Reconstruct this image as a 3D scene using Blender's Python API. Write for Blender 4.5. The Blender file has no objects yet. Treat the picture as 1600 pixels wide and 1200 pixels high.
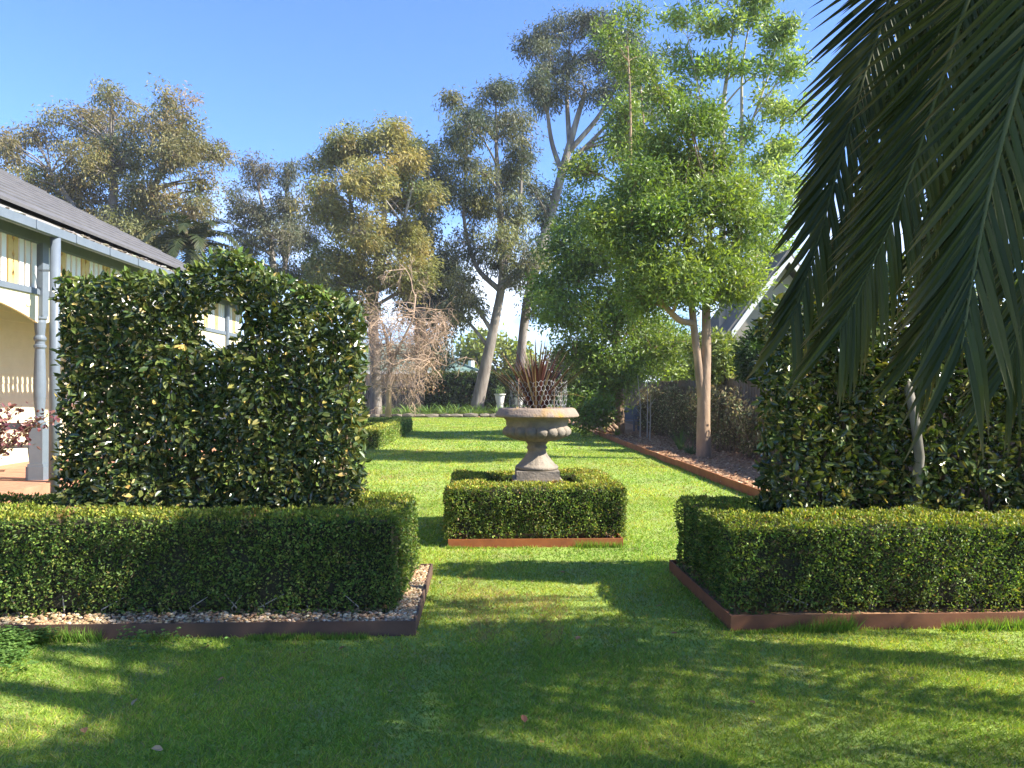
import bpy, math, random
import numpy as np
from mathutils import Vector, Matrix

# ------------------------------------------------------------------ camera, sky, sun, exposure
S = bpy.context.scene
C = S.collection
R = math.radians
CAM_H = 1.55
cam_d = bpy.data.cameras.new('camera'); cam = bpy.data.objects.new('camera', cam_d); C.objects.link(cam)
cam.location = (0, 0, CAM_H)
cam.rotation_euler = (R(90.48), 0, R(-2.1))
cam_d.sensor_width = 36; cam_d.lens = 27; cam_d.clip_start = 0.05; cam_d.clip_end = 3000
S.camera = cam

SUN_EL, SUN_AZ = 39.0, 15.0            # elevation; degrees the sun stands behind the +X axis (towards -Y)
sun_dir = Vector((math.cos(R(SUN_EL))*math.cos(R(SUN_AZ)), -math.cos(R(SUN_EL))*math.sin(R(SUN_AZ)), math.sin(R(SUN_EL))))
W = bpy.data.worlds.new('World'); S.world = W; W.use_nodes = True
nt = W.node_tree; nt.nodes.clear()
out = nt.nodes.new('ShaderNodeOutputWorld'); bg = nt.nodes.new('ShaderNodeBackground')
sky = nt.nodes.new('ShaderNodeTexSky'); sky.sky_type = 'NISHITA'; sky.sun_disc = False
sky.sun_elevation = R(SUN_EL); sky.sun_rotation = R(90 + SUN_AZ); sky.altitude = 50
sky.air_density = 1.0; sky.dust_density = 0.15; sky.ozone_density = 4.5
# soft low clouds near the horizon, all round
tc = nt.nodes.new('ShaderNodeTexCoord'); mp = nt.nodes.new('ShaderNodeMapping'); mp.inputs['Scale'].default_value = (1, 1, 2.6)
nz = nt.nodes.new('ShaderNodeTexNoise'); nz.inputs['Scale'].default_value = 3.6; nz.inputs['Detail'].default_value = 7; nz.inputs['Roughness'].default_value = 0.55
cr = nt.nodes.new('ShaderNodeValToRGB'); cr.color_ramp.elements[0].position = 0.45; cr.color_ramp.elements[1].position = 0.66
sx = nt.nodes.new('ShaderNodeSeparateXYZ')
band = nt.nodes.new('ShaderNodeMapRange'); band.inputs['From Min'].default_value = 0.26; band.inputs['From Max'].default_value = 0.04
band.clamp = True
mul = nt.nodes.new('ShaderNodeMath'); mul.operation = 'MULTIPLY'
mix = nt.nodes.new('ShaderNodeMixRGB'); mix.inputs[2].default_value = (7.0, 7.1, 7.4, 1)
L = nt.links.new
L(tc.outputs['Generated'], mp.inputs['Vector']); L(mp.outputs['Vector'], nz.inputs['Vector']); L(nz.outputs['Fac'], cr.inputs['Fac'])
L(tc.outputs['Generated'], sx.inputs['Vector']); L(sx.outputs['Z'], band.inputs['Value'])
L(cr.outputs['Color'], mul.inputs[0]); L(band.outputs['Result'], mul.inputs[1])
tint = nt.nodes.new('ShaderNodeMixRGB'); tint.blend_type = 'MULTIPLY'; tint.inputs[0].default_value = 1; tint.inputs[2].default_value = (0.44, 0.54, 0.74, 1)   # deep clear blue, the same all over the sky
L(sky.outputs['Color'], tint.inputs[1])
L(mul.outputs['Value'], mix.inputs['Fac']); L(tint.outputs[0], mix.inputs[1]); L(mix.outputs['Color'], bg.inputs['Color'])
bg.inputs['Strength'].default_value = 0.15
L(bg.outputs['Background'], out.inputs['Surface'])
sd = bpy.data.lights.new('sun', 'SUN'); sd.energy = 4.8; sd.angle = R(0.55); sd.color = (1.0, 0.94, 0.83)
so = bpy.data.objects.new('sun', sd); C.objects.link(so); so.location = (30, -6, 25)
so.rotation_euler = (-sun_dir).to_track_quat('-Z', 'Y').to_euler()
S.view_settings.view_transform = 'Standard'; S.view_settings.look = 'None'; S.view_settings.gamma = 1.0
S.view_settings.use_curve_mapping = False; S.view_settings.exposure = 1.66
S.cycles.use_denoising = True; S.cycles.max_bounces = 8; S.cycles.transparent_max_bounces = 8
S.cycles.diffuse_bounces = 4; S.cycles.glossy_bounces = 3; S.cycles.transmission_bounces = 6

rng = np.random.default_rng(7); random.seed(7)
bpy.context.view_layer.update()
MW = np.array(Matrix.Translation(cam.location) @ cam.rotation_euler.to_matrix().to_4x4())

def P(px, py, d):
    """point seen at photo pixel (px, py) at distance d along the view axis"""
    return MW[:3, :3] @ np.array([(px-800)/1200*d, (600-py)/1200*d, -d]) + MW[:3, 3]

# ------------------------------------------------------------------ helpers
def unit(v):
    return v / np.maximum(np.linalg.norm(v, axis=-1, keepdims=True), 1e-9)

class MB:
    """collects polygons; build() links them as one mesh object"""
    def __init__(self): self.v = []; self.f = []; self.c = []; self.n = 0
    def add(self, v, f, col=None):
        v = np.asarray(v, float).reshape(-1, 3)
        fs = f if isinstance(f, list) and len(f) and isinstance(f[0], np.ndarray) and f[0].ndim == 2 else [np.asarray(f, int)]
        for a in fs: self.f.append(a + self.n)
        if col is None: col = (1, 1, 1)
        col = np.asarray(col, float)
        if col.ndim == 1: col = np.tile(col, (len(v), 1))
        self.v.append(v); self.c.append(col); self.n += len(v)
        return self
    def box(self, lo, hi, col=None):
        (x0, y0, z0), (x1, y1, z1) = lo, hi
        v = [(x0,y0,z0),(x1,y0,z0),(x1,y1,z0),(x0,y1,z0),(x0,y0,z1),(x1,y0,z1),(x1,y1,z1),(x0,y1,z1)]
        return self.add(v, [(0,3,2,1),(4,5,6,7),(0,1,5,4),(1,2,6,5),(2,3,7,6),(3,0,4,7)], col)
    def tube(self, pts, rad, n=6, col=None, cap=True):
        pts = np.asarray(pts, float); k = len(pts); rad = np.broadcast_to(np.asarray(rad, float), (k,))
        t = unit(np.gradient(pts, axis=0))
        ref = np.array([0, 0, 1.0]) if abs(t[0][2]) < 0.9 else np.array([1.0, 0, 0])
        s = unit(np.cross(t[0], ref)); V = []
        a = np.arange(n)*2*math.pi/n
        for i in range(k):
            s = unit(s - t[i]*np.dot(s, t[i])); b = np.cross(t[i], s)
            V.append(pts[i] + rad[i]*(np.outer(np.cos(a), s) + np.outer(np.sin(a), b)))
        V = np.concatenate(V); i = np.arange(k-1)[:, None]*n; j = np.arange(n)[None]; j2 = (j+1) % n
        q = np.stack([i+j, i+j2, i+n+j2, i+n+j], -1).reshape(-1, 4)
        f = [q]
        if cap and n >= 3:
            f.append(np.array([list(range(n))[::-1]])); f.append(np.array([[(k-1)*n+x for x in range(n)]]))
        return self.add(V, f, col)
    def lathe(self, prof, c=(0, 0, 0), n=32, col=None, mod=None):
        prof = np.asarray(prof, float); k = len(prof); a = np.arange(n)*2*math.pi/n
        r = prof[:, 0][:, None]*np.ones(n)[None]
        if mod is not None: r = r*mod(a[None], prof[:, 1][:, None])
        V = np.stack([c[0]+r*np.cos(a), c[1]+r*np.sin(a), c[2]+prof[:, 1][:, None]+0*r], -1).reshape(-1, 3)
        i = np.arange(k-1)[:, None]*n; j = np.arange(n)[None]; j2 = (j+1) % n
        q = np.stack([i+j, i+j2, i+n+j2, i+n+j], -1).reshape(-1, 4)
        return self.add(V, [q, np.array([list(range(n))[::-1]]), np.array([[(k-1)*n+x for x in range(n)]])], col)
    def mesh(self, name, mat, off=(0, 0, 0), smooth=False):
        v = np.concatenate(self.v) - np.asarray(off, float); m = bpy.data.meshes.new(name)
        sizes = np.concatenate([np.full(len(a), a.shape[1]) for a in self.f]); loops = np.concatenate([a.ravel() for a in self.f])
        m.vertices.add(len(v)); m.vertices.foreach_set('co', v.astype(np.float32).ravel())
        m.loops.add(len(loops)); m.loops.foreach_set('vertex_index', loops.astype(np.int32))
        m.polygons.add(len(sizes)); m.polygons.foreach_set('loop_start', np.concatenate([[0], np.cumsum(sizes)[:-1]]).astype(np.int32))
        m.polygons.foreach_set('use_smooth', np.full(len(sizes), smooth))
        m.update(calc_edges=True)
        at = m.attributes.new('col', 'FLOAT_COLOR', 'POINT')
        c = np.concatenate(self.c); at.data.foreach_set('color', np.concatenate([c, np.ones((len(c), 1))], 1).astype(np.float32).ravel())
        m.materials.append(mat)
        return m
    def build(self, name, mat, parent=None, off=None, smooth=False, kind=None):
        if off is None: off = parent_off(parent)
        o = bpy.data.objects.new(name, self.mesh(name, mat, off, smooth)); C.objects.link(o)
        if parent is not None: o.parent = parent
        if kind: o['kind'] = kind
        return o

def parent_off(p):
    o = np.zeros(3)
    while p is not None: o = o + np.array(p.location); p = p.parent
    return o

def thing(name, label, cat, loc=(0, 0, 0), group=None):
    o = bpy.data.objects.new(name, None); C.objects.link(o); o.location = tuple(float(x) for x in loc); o.empty_display_size = 0.2
    o['label'] = label; o['category'] = cat
    if group: o['group'] = group
    return o
def tag(o, label, cat, group=None):
    o['label'] = label; o['category'] = cat
    if group: o['group'] = group
    return o
def struct(o, kind='structure'): o['kind'] = kind; return o
def inst(name, me, parent, M):
    o = bpy.data.objects.new(name, me); C.objects.link(o); o.parent = parent; o.matrix_local = M; return o

T4 = (np.array([(0,0,0),(.45,.5,.10),(1,0,-.06),(.45,-.5,.10)]), [np.array([(0,1,2),(0,2,3)])])
T6 = (np.array([(0,0,0),(.3,.46,.13),(.7,.40,.10),(1,0,-.12),(.7,-.40,.10),(.3,-.46,.13)]), [np.array([(0,1,2,3),(0,3,4,5)])])
T3 = (np.array([(0,.5,0),(0,-.5,0),(1,0,0)]), [np.array([(0,1,2)])])
def leaves(mb, p, d, nrm, ln, wd, col, T=T4):
    """many leaves at once: base point p, direction d, facing nrm, length, width, colour"""
    n = len(p); d = unit(d); s = unit(np.cross(nrm, d)); nn = np.cross(d, s)
    t, fs = T; k = len(t); ln = np.broadcast_to(ln, (n,))[:, None, None]; wd = np.broadcast_to(wd, (n,))[:, None, None]
    V = p[:, None] + t[None, :, 0:1]*ln*d[:, None] + t[None, :, 1:2]*wd*s[:, None] + t[None, :, 2:3]*wd*nn[:, None]
    F = [(f[None] + (np.arange(n)*k)[:, None, None]).reshape(-1, f.shape[1]) for f in fs]
    mb.add(V.reshape(-1, 3), F, np.repeat(col, k, 0))

def rnd(n, s=1.0): return rng.normal(size=(n, 3))*s
def palette(n, cols, w=None, jit=0.18):
    cols = np.array(cols, float); i = rng.choice(len(cols), n, p=None if w is None else np.array(w)/sum(w))
    return np.clip(cols[i]*(1 + rng.normal(size=(n, 1))*jit)*(1 + rng.normal(size=(n, 3))*jit*0.25), 0.004, 0.95)
def wob(p, f, seed=0):
    """smooth cheap 3-D noise, about -1..1"""
    r = np.random.default_rng(seed); o = 0
    for i in range(5):
        k = r.normal(size=3)*f*(1+0.5*i); o = o + np.sin(p @ k + r.uniform(0, 6.3))/(1+0.4*i)
    return o/2.6

# ------------------------------------------------------------------ materials
def new_mat(name):
    m = bpy.data.materials.new(name); m.use_nodes = True; n = m.node_tree.nodes; return m, n, m.node_tree.links.new, n['Principled BSDF'], n['Material Output']
def mat_leaf(name, rough=0.45, trans=0.35, spec=0.5, tint=(1.25, 1.3, 0.5)):
    m, n, l, b, o = new_mat(name)
    a = n.new('ShaderNodeAttribute'); a.attribute_name = 'col'
    l(a.outputs['Color'], b.inputs['Base Color']); b.inputs['Roughness'].default_value = rough; b.inputs['Specular IOR Level'].default_value = spec
    t = n.new('ShaderNodeBsdfTranslucent'); mm = n.new('ShaderNodeMixRGB'); mm.blend_type = 'MULTIPLY'; mm.inputs[0].default_value = 1; mm.inputs[2].default_value = (*tint, 1)
    l(a.outputs['Color'], mm.inputs[1]); l(mm.outputs[0], t.inputs['Color'])
    mx = n.new('ShaderNodeMixShader'); mx.inputs[0].default_value = trans
    l(b.outputs[0], mx.inputs[1]); l(t.outputs[0], mx.inputs[2]); l(mx.outputs[0], o.inputs['Surface'])
    return m
def mat(name, c1, c2=None, scale=8, rough=0.8, bump=0.0, stretch=(1, 1, 1), detail=6, spec=0.4, metal=0.0, attr=False, bscale=None, c3=None, scale3=1.5, amt3=0.5):
    m, n, l, b, o = new_mat(name); b.inputs['Roughness'].default_value = rough; b.inputs['Metallic'].default_value = metal; b.inputs['Specular IOR Level'].default_value = spec
    c2 = c2 or c1
    tcn = n.new('ShaderNodeTexCoord'); mpn = n.new('ShaderNodeMapping'); mpn.inputs['Scale'].default_value = stretch; l(tcn.outputs['Object'], mpn.inputs['Vector'])
    z = n.new('ShaderNodeTexNoise'); z.inputs['Scale'].default_value = scale; z.inputs['Detail'].default_value = detail; z.inputs['Roughness'].default_value = 0.65; l(mpn.outputs[0], z.inputs['Vector'])
    r = n.new('ShaderNodeValToRGB'); r.color_ramp.elements[0].position = 0.32; r.color_ramp.elements[1].position = 0.68
    r.color_ramp.elements[0].color = (*c1, 1); r.color_ramp.elements[1].color = (*c2, 1); l(z.outputs['Fac'], r.inputs['Fac'])
    cur = r.outputs['Color']
    if c3:
        z3 = n.new('ShaderNodeTexNoise'); z3.inputs['Scale'].default_value = scale3; z3.inputs['Detail'].default_value = 5; l(mpn.outputs[0], z3.inputs['Vector'])
        r3 = n.new('ShaderNodeValToRGB'); r3.color_ramp.elements[0].position = 0.5; r3.color_ramp.elements[1].position = 0.62; r3.color_ramp.elements[1].color = (amt3, amt3, amt3, 1)
        l(z3.outputs['Fac'], r3.inputs['Fac']); x3 = n.new('ShaderNodeMixRGB'); x3.inputs[2].default_value = (*c3, 1); l(r3.outputs['Color'], x3.inputs[0]); l(cur, x3.inputs[1]); cur = x3.outputs[0]
    if attr:
        a = n.new('ShaderNodeAttribute'); a.attribute_name = 'col'; x = n.new('ShaderNodeMixRGB'); x.blend_type = 'MULTIPLY'; x.inputs[0].default_value = 1
        l(cur, x.inputs[1]); l(a.outputs['Color'], x.inputs[2]); cur = x.outputs[0]
    l(cur, b.inputs['Base Color'])
    if bump:
        zb = z
        if bscale:
            zb = n.new('ShaderNodeTexNoise'); zb.inputs['Scale'].default_value = bscale; zb.inputs['Detail'].default_value = 5; l(mpn.outputs[0], zb.inputs['Vector'])
        bp = n.new('ShaderNodeBump'); bp.inputs['Strength'].default_value = bump; bp.inputs['Distance'].default_value = 0.02; l(zb.outputs['Fac'], bp.inputs['Height']); l(bp.outputs[0], b.inputs['Normal'])
    return m

M = {}
M['grass'] = mat_leaf('grass_blade', 0.6, 0.46, 0.2, (1.35, 1.3, 0.5))
M['euc'] = mat_leaf('gum_leaf', 0.5, 0.36, 0.4, (1.2, 1.15, 0.6))
M['green'] = mat_leaf('green_leaf', 0.42, 0.42, 0.45, (1.35, 1.35, 0.45))
M['cam'] = mat_leaf('camellia_leaf', 0.24, 0.16, 0.6, (1.4, 1.4, 0.4))
M['box'] = mat_leaf('box_leaf', 0.5, 0.34, 0.3, (1.3, 1.3, 0.45))
M['palm'] = mat_leaf('palm_leaflet', 0.5, 0.18, 0.3, (1.2, 1.3, 0.5))
M['dry'] = mat_leaf('dry_leaf', 0.7, 0.25, 0.25, (1.1, 0.95, 0.7))
M['flax'] = mat_leaf('flax_leaf', 0.42, 0.2, 0.45, (1.3, 0.9, 0.7))
M['lawn'] = mat('lawn_soil', (0.20, 0.28, 0.05), (0.26, 0.35, 0.06), 5, 0.95, 0.3, bscale=60, c3=(0.20, 0.17, 0.08), scale3=3.0, amt3=0.4)
M['ground'] = mat('far_ground', (0.06, 0.08, 0.03), (0.10, 0.10, 0.05), 0.4, 0.95)
M['gumbark'] = mat('gum_bark', (0.24, 0.205, 0.17), (0.12, 0.095, 0.075), 2.2, 0.9, 0.9, (1.6, 1.6, 0.35), bscale=6, c3=(0.33, 0.30, 0.265), scale3=1.3, amt3=0.8)
M['darkbark'] = mat('dark_bark', (0.10, 0.085, 0.07), (0.19, 0.16, 0.13), 3, 0.9, 0.5, (1, 1, 0.3))
M['tanbark'] = mat('tan_bark', (0.25, 0.165, 0.10), (0.36, 0.25, 0.16), 7, 0.9, 0.8, (1, 1, 0.35), bscale=14, c3=(0.17, 0.12, 0.08), scale3=3, amt3=0.7)
M['palebark'] = mat('pale_bark', (0.34, 0.29, 0.23), (0.46, 0.41, 0.34), 4, 0.85, 0.3, (1, 1, 0.3))
M['greybark'] = mat('grey_bark', (0.13, 0.115, 0.095), (0.22, 0.20, 0.17), 9, 0.9, 0.6, (1, 1, 0.4), c3=(0.09, 0.08, 0.065), scale3=4)
M['twig'] = mat('bare_twig', (0.30, 0.20, 0.13), (0.42, 0.30, 0.21), 3, 0.9)
M['stem'] = mat('shrub_stem', (0.13, 0.085, 0.05), (0.24, 0.17, 0.11), 6, 0.9)
M['core'] = mat('hedge_core', (0.020, 0.020, 0.010), (0.045, 0.040, 0.020), 25, 1.0, 0.8)
M['corten'] = mat('rusted_steel', (0.338, 0.106, 0.028), (0.221, 0.069, 0.024), 6, 0.85, 0.15, c3=(0.34, 0.13, 0.05), scale3=2.2, amt3=0.6)
M['corten_shade'] = mat('shade_toned_steel', (0.085, 0.045, 0.03), (0.12, 0.07, 0.045), 5, 0.85, 0.15, c3=(0.06, 0.036, 0.027), scale3=2.2, amt3=0.6)  # rusted steel darkened, the shade on this edging is put into the colour
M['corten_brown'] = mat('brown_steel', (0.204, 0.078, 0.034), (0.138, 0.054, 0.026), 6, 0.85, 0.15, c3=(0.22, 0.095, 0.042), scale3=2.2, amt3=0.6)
M['pebble'] = mat('pebble', (0.9, 0.9, 0.9), (1, 1, 1), 30, 0.75, attr=True)
M['gravelbase'] = mat('gravel_base', (0.20, 0.145, 0.09), (0.36, 0.27, 0.18), 45, 0.95, 0.6)
M['mulch'] = mat('bark_mulch', (0.25, 0.13, 0.06), (0.40, 0.23, 0.115), 18, 0.95, 0.9)
M['chip'] = mat('mulch_chip', (0.9, 0.9, 0.9), (1, 1, 1), 20, 0.9, attr=True)
M['stone'] = mat('urn_stone', (0.20, 0.165, 0.125), (0.33, 0.275, 0.21), 7, 0.92, 0.4, bscale=50, c3=(0.12, 0.11, 0.095), scale3=3.4, amt3=0.75)
M['rimstone'] = mat('lichened_stone', (0.216, 0.162, 0.119), (0.288, 0.223, 0.169), 9, 0.92, 0.5, bscale=45, c3=(0.42, 0.24, 0.045), scale3=3.6, amt3=0.85)
M['soil'] = mat('pot_soil', (0.05, 0.035, 0.025), (0.09, 0.06, 0.04), 30, 1, 0.6)
M['wire'] = mat('galvanised_wire', (0.322, 0.322, 0.310), (0.248, 0.248, 0.236), 20, 0.5, metal=0.1)
M['blue'] = mat('blue_grey_paint', (0.115, 0.14, 0.17), (0.14, 0.165, 0.195), 6, 0.45)
M['white'] = mat('white_paint', (0.76, 0.74, 0.69), (0.82, 0.80, 0.76), 5, 0.5)
M['cream'] = mat('cream_paint', (0.638, 0.549, 0.355), (0.693, 0.607, 0.408), 4, 0.55)
M['tan'] = mat('ochre_paint', (0.58, 0.40, 0.15), (0.66, 0.47, 0.20), 7, 0.55)
M['deck'] = mat('terracotta_board', (0.38, 0.165, 0.095), (0.48, 0.225, 0.135), 5, 0.7, 0.1)
M['glass'] = mat('window_glass', (0.02, 0.025, 0.03), (0.03, 0.035, 0.04), 2, 0.08, spec=0.8)
M['skirt'] = mat('weathered_roof', (0.20, 0.19, 0.175), (0.33, 0.31, 0.28), 3.0, 0.9, 0.5, (1, 0.5, 1), c3=(0.10, 0.085, 0.06), scale3=2.2, amt3=0.8)
M['fence'] = mat('grey_paling', (0.115, 0.085, 0.06), (0.20, 0.155, 0.115), 5, 0.9, 0.3, (3, 3, 0.4))
M['post'] = mat('timber_post', (0.10, 0.085, 0.07), (0.17, 0.15, 0.12), 6, 0.9, 0.3, (3, 3, 0.5))
M['darkfence'] = mat('dark_paling', (0.035, 0.033, 0.03), (0.065, 0.06, 0.055), 5, 0.95, 0.2, (3, 3, 0.4))
M['greenroof'] = mat('green_roof', (0.13, 0.20, 0.165), (0.16, 0.24, 0.20), 2, 0.6)
M['brickwall'] = mat('tan_wall', (0.33, 0.26, 0.20), (0.40, 0.32, 0.26), 3, 0.9)
M['fascia'] = mat('white_fascia', (0.66, 0.66, 0.64), (0.74, 0.74, 0.72), 3, 0.6)
M['gable'] = mat('gable_board', (0.26, 0.235, 0.205), (0.32, 0.29, 0.25), 3, 0.85)
M['tile'] = mat('roof_tile', (0.14, 0.13, 0.125), (0.20, 0.185, 0.175), 3, 0.85)
M['plastic'] = mat('grey_plastic', (0.105, 0.12, 0.155), (0.13, 0.145, 0.18), 4, 0.5)
M['steel'] = mat('dark_steel', (0.022, 0.022, 0.024), (0.035, 0.035, 0.037), 10, 0.5)
M['concrete'] = mat('pale_concrete', (0.46, 0.44, 0.40), (0.56, 0.54, 0.49), 8, 0.9, 0.2)
M['edgestone'] = mat('edging_stone', (0.12, 0.10, 0.08), (0.20, 0.165, 0.125), 5, 0.95, 0.5)
# main roof: long courses of dark shingles
def roof_mat():
    m = mat('dark_shingle', (0.082, 0.080, 0.082), (0.125, 0.12, 0.12), 3, 0.75)
    n = m.node_tree.nodes; l = m.node_tree.links.new; b = n['Principled BSDF']
    tcn = n.new('ShaderNodeTexCoord'); w = n.new('ShaderNodeTexWave'); w.bands_direction = 'Z'; w.wave_profile = 'SAW'; w.inputs['Scale'].default_value = 2.2; w.inputs['Distortion'].default_value = 0.2
    l(tcn.outputs['Object'], w.inputs['Vector']); bp = n.new('ShaderNodeBump'); bp.inputs['Strength'].default_value = 0.5; bp.inputs['Distance'].default_value = 0.03
    l(w.outputs['Fac'], bp.inputs['Height']); l(bp.outputs[0], b.inputs['Normal']); return m
M['roof'] = roof_mat()

# ------------------------------------------------------------------ the setting: ground, lawn, beds
def sheet(name, x0, x1, y0, y1, z, m, sub=1):
    xs = np.linspace(x0, x1, sub+1); ys = np.linspace(y0, y1, sub+1); X, Y = np.meshgrid(xs, ys)
    v = np.stack([X.ravel(), Y.ravel(), np.full(X.size, z)], -1); k = sub+1
    q = [(j*k+i, j*k+i+1, (j+1)*k+i+1, (j+1)*k+i) for j in range(sub) for i in range(sub)]
    return struct(MB().add(v, q).build(name, m))
sheet('ground', -700, 700, -300, 1100, -0.012, M['ground'], 4)
LX0, LX1, LY1 = -6.35, 3.9, 44.0
sheet('lawn', LX0, 40, -12, LY1, 0.0, M['lawn'], 8)
sheet('mulch_bed', 3.93, 6.6, 6.9, 44, 0.05, M['mulch'], 6)
sheet('garden_bed_soil', -14, 12, LY1+0.25, 60, 0.01, M['mulch'], 6)

BEDS = [(-4.4, -0.43, 4.88, 6.5), (1.59, 4.95, 4.9, 6.55), (-0.35, 1.38, 7.58, 9.35), (-4.4, -2.72, 20.0, 29.5)]
def in_beds(x, y, g=0.0):
    m = np.zeros(len(x), bool)
    for a, b, c, d in BEDS: m |= (x > a-g) & (x < b+g) & (y > c-g) & (y < d+g)
    return m

# grass blades: density falls with distance, blades grow wider
def grass():
    mb = MB()
    def patch(y0, y1, n, ln, wd, z0=0.0, xl=None, xr=None):
        y = y0 + (y1-y0)*rng.random(n); lo = np.maximum(-0.665*y-0.6, LX0) if xl is None else np.full(n, xl); hi = np.minimum(0.74*y+0.6, 30) if xr is None else np.full(n, xr)
        hi = np.where(y > 6.9, np.minimum(hi, LX1-0.02), hi)
        x = lo + (hi-lo)*rng.random(n)
        k = ~in_beds(x, y, 0.0); x, y = x[k], y[k]
        p = np.stack([x, y, np.zeros(len(x))], -1)
        big = wob(p*np.array([1, 1, 0]), 1.1, 3); fine = wob(p*np.array([1, 1, 0]), 5.0, 4)
        # thin, mossy places carry shorter and fewer blades
        k = rng.random(len(x)) < 0.80 + 0.28*fine; p, big, fine = p[k], big[k], fine[k]; n2 = len(p)
        d = np.stack([rng.normal(size=n2)*0.7 + 0.2*fine, rng.normal(size=n2)*0.7 + 0.2*big, np.full(n2, 0.75)], -1)
        nr = rnd(n2); nr[:, 2] *= 0.3
        col = palette(n2, [(0.252, 0.339, 0.050), (0.325, 0.407, 0.062), (0.171, 0.263, 0.044), (0.471, 0.422, 0.132), (0.391, 0.271, 0.132)], [5, 4, 4, 1.4, 0.8], 0.2)
        patchy = wob(p*np.array([1, 1, 0]), 0.55, 6); dry = (patchy + 0.7*fine > 1.0) & (rng.random(n2) < 0.5)
        col[dry] = palette(int(dry.sum()), [(0.30, 0.25, 0.11), (0.24, 0.20, 0.09)])
        col *= (1 + 0.22*big + 0.20*fine)[:, None]; col[:, 0] *= np.clip(1 + 0.16*big + 0.14*patchy, 0.6, 1.5)
        col = np.clip(col, 0.01, 0.6)
        leaves(mb, p, d, nr, ln*(0.6+0.8*rng.random(n2))*(1+0.25*fine), wd*(0.7+0.6*rng.random(n2)), col, T3)
    patch(2.9, 4.6, 190000, 0.030, 0.0042)
    patch(4.6, 7.0, 170000, 0.030, 0.0055)
    patch(7.0, 11.0, 130000, 0.032, 0.0085)
    patch(11.0, 20.0, 85000, 0.040, 0.014)
    patch(20.0, 44.0, 80000, 0.040, 0.026)
    # longer tufts against the steel edging
    for (xa, ya, xb, yb, n, h) in [(-3.4, 4.84, -0.45, 4.84, 3600, 0.10), (1.6, 4.86, 4.3, 4.86, 3600, 0.10), (-0.37, 7.55, 1.38, 7.55, 1600, 0.08), (1.555, 4.9, 1.555, 6.5, 700, 0.06), (-0.40, 4.9, -0.40, 6.5, 400, 0.04), (3.86, 7, 3.86, 26, 2600, 0.07)]:
        t = rng.random(n); p = np.stack([xa+(xb-xa)*t, ya+(yb-ya)*t, 0*t], -1); k = wob(p, 2.2, 8) > -0.15; p = p[k]
        w2 = 0.5+0.6*np.clip(wob(p, 3.0, 9), -0.6, 1); p[:, :2] += rng.normal(size=(len(p), 2))*0.015
        if xa == xb: p[:, 0] = np.minimum(p[:, 0], xa+0.01) if xa > 1 else np.maximum(p[:, 0], xa)
        else: p[:, 1] = np.minimum(p[:, 1], ya+0.005)
        d = np.stack([rng.normal(size=len(p))*0.4, rng.normal(size=len(p))*0.25-0.15, np.ones(len(p))], -1)
        leaves(mb, p, d, rnd(len(p)), h*w2*(0.5+rng.random(len(p))), 0.006, palette(len(p), [(0.14, 0.26, 0.04), (0.19, 0.31, 0.05), (0.28, 0.27, 0.09)], [5, 4, 0.6]), T3)
    o = mb.build('grass', M['grass']); o['kind'] = 'stuff'; o['label'] = 'short mown green lawn grass'; o['category'] = 'grass'
grass()

# clover creeping over the end of the left bed
mb = MB(); n = 5200
cx = -3.45 + 0.55*np.abs(rng.normal(size=n)); cy = 4.83 - np.abs(rng.normal(size=n))*0.28
k = (cy > 3.6) & (cx > -4) & (wob(np.stack([cx, cy, 0*cx], -1), 2.5, 5) > -0.25 - 0.6*(cx < -2.6)); cx, cy = cx[k], cy[k]; n = len(cx)
h = 0.035 + 0.03*rng.random(n) + 0.05*np.clip(1-(4.85-cy)/0.3, 0, 1)*rng.random(n)
for a in range(3):
    th = rng.random(n)*6.28 + a*2.09; d = np.stack([np.cos(th), np.sin(th), 0.15+0*th], -1); nr = np.stack([rng.normal(size=n)*0.25, rng.normal(size=n)*0.25, np.ones(n)], -1)
    leaves(mb, np.stack([cx, cy, h], -1), d, nr, 0.016+0.008*rng.random(n), 0.018, palette(n, [(0.085, 0.17, 0.035), (0.12, 0.22, 0.045), (0.15, 0.25, 0.06)]), T4)
o = mb.build('clover', M['box']); o['kind'] = 'stuff'; o['label'] = 'low green clover spilling over the steel edging onto the lawn'; o['category'] = 'clover'

# ------------------------------------------------------------------ steel edged beds
def edging(name, label, x0, x1, y0, y1, h, m, back=True, z0=-0.05):
    t = thing(name, label, 'garden edging', ((x0+x1)/2, y0, 0)); w = 0.012
    MB().box((x0, y0, z0), (x1, y0+w, h)).build('front_plate', m, t)
    MB().box((x1-w, y0+w+0.002, z0), (x1, y1, h-0.002)).build('side_plate', m, t)
    MB().box((x0, y0+w+0.002, z0), (x0+w, y1, h-0.002)).build('side_plate', m, t)
    if back: MB().box((x0+w+0.002, y1-w, z0), (x1-w-0.002, y1, h-0.003)).build('back_plate', m, t)
    return t
edging('steel_edging', 'weathered steel edging with shade in its dark colour around the pebbled bed below the hedge with the round hole', -4.4, -0.43, 4.88, 6.5, 0.095, M['corten_shade'])
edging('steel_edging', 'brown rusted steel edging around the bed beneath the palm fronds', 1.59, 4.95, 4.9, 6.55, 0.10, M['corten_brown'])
edging('steel_edging', 'orange rusted steel edging around the square bed of the stone urn', -0.35, 1.38, 7.58, 9.35, 0.085, M['corten'])
t = thing('steel_edging', 'long rusted steel edging strip between the lawn and the mulch bed', 'garden edging', (3.9, 17, 0))
yy = np.linspace(6.85, 27.0, 8)
for i in range(7): MB().box((3.9+0.004*(i % 2), yy[i]+0.002, -0.04), (3.915+0.004*(i % 2), yy[i+1]-0.002, 0.135+0.006*(i % 3))).build('edging_plate', M['corten'], t)
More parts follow.
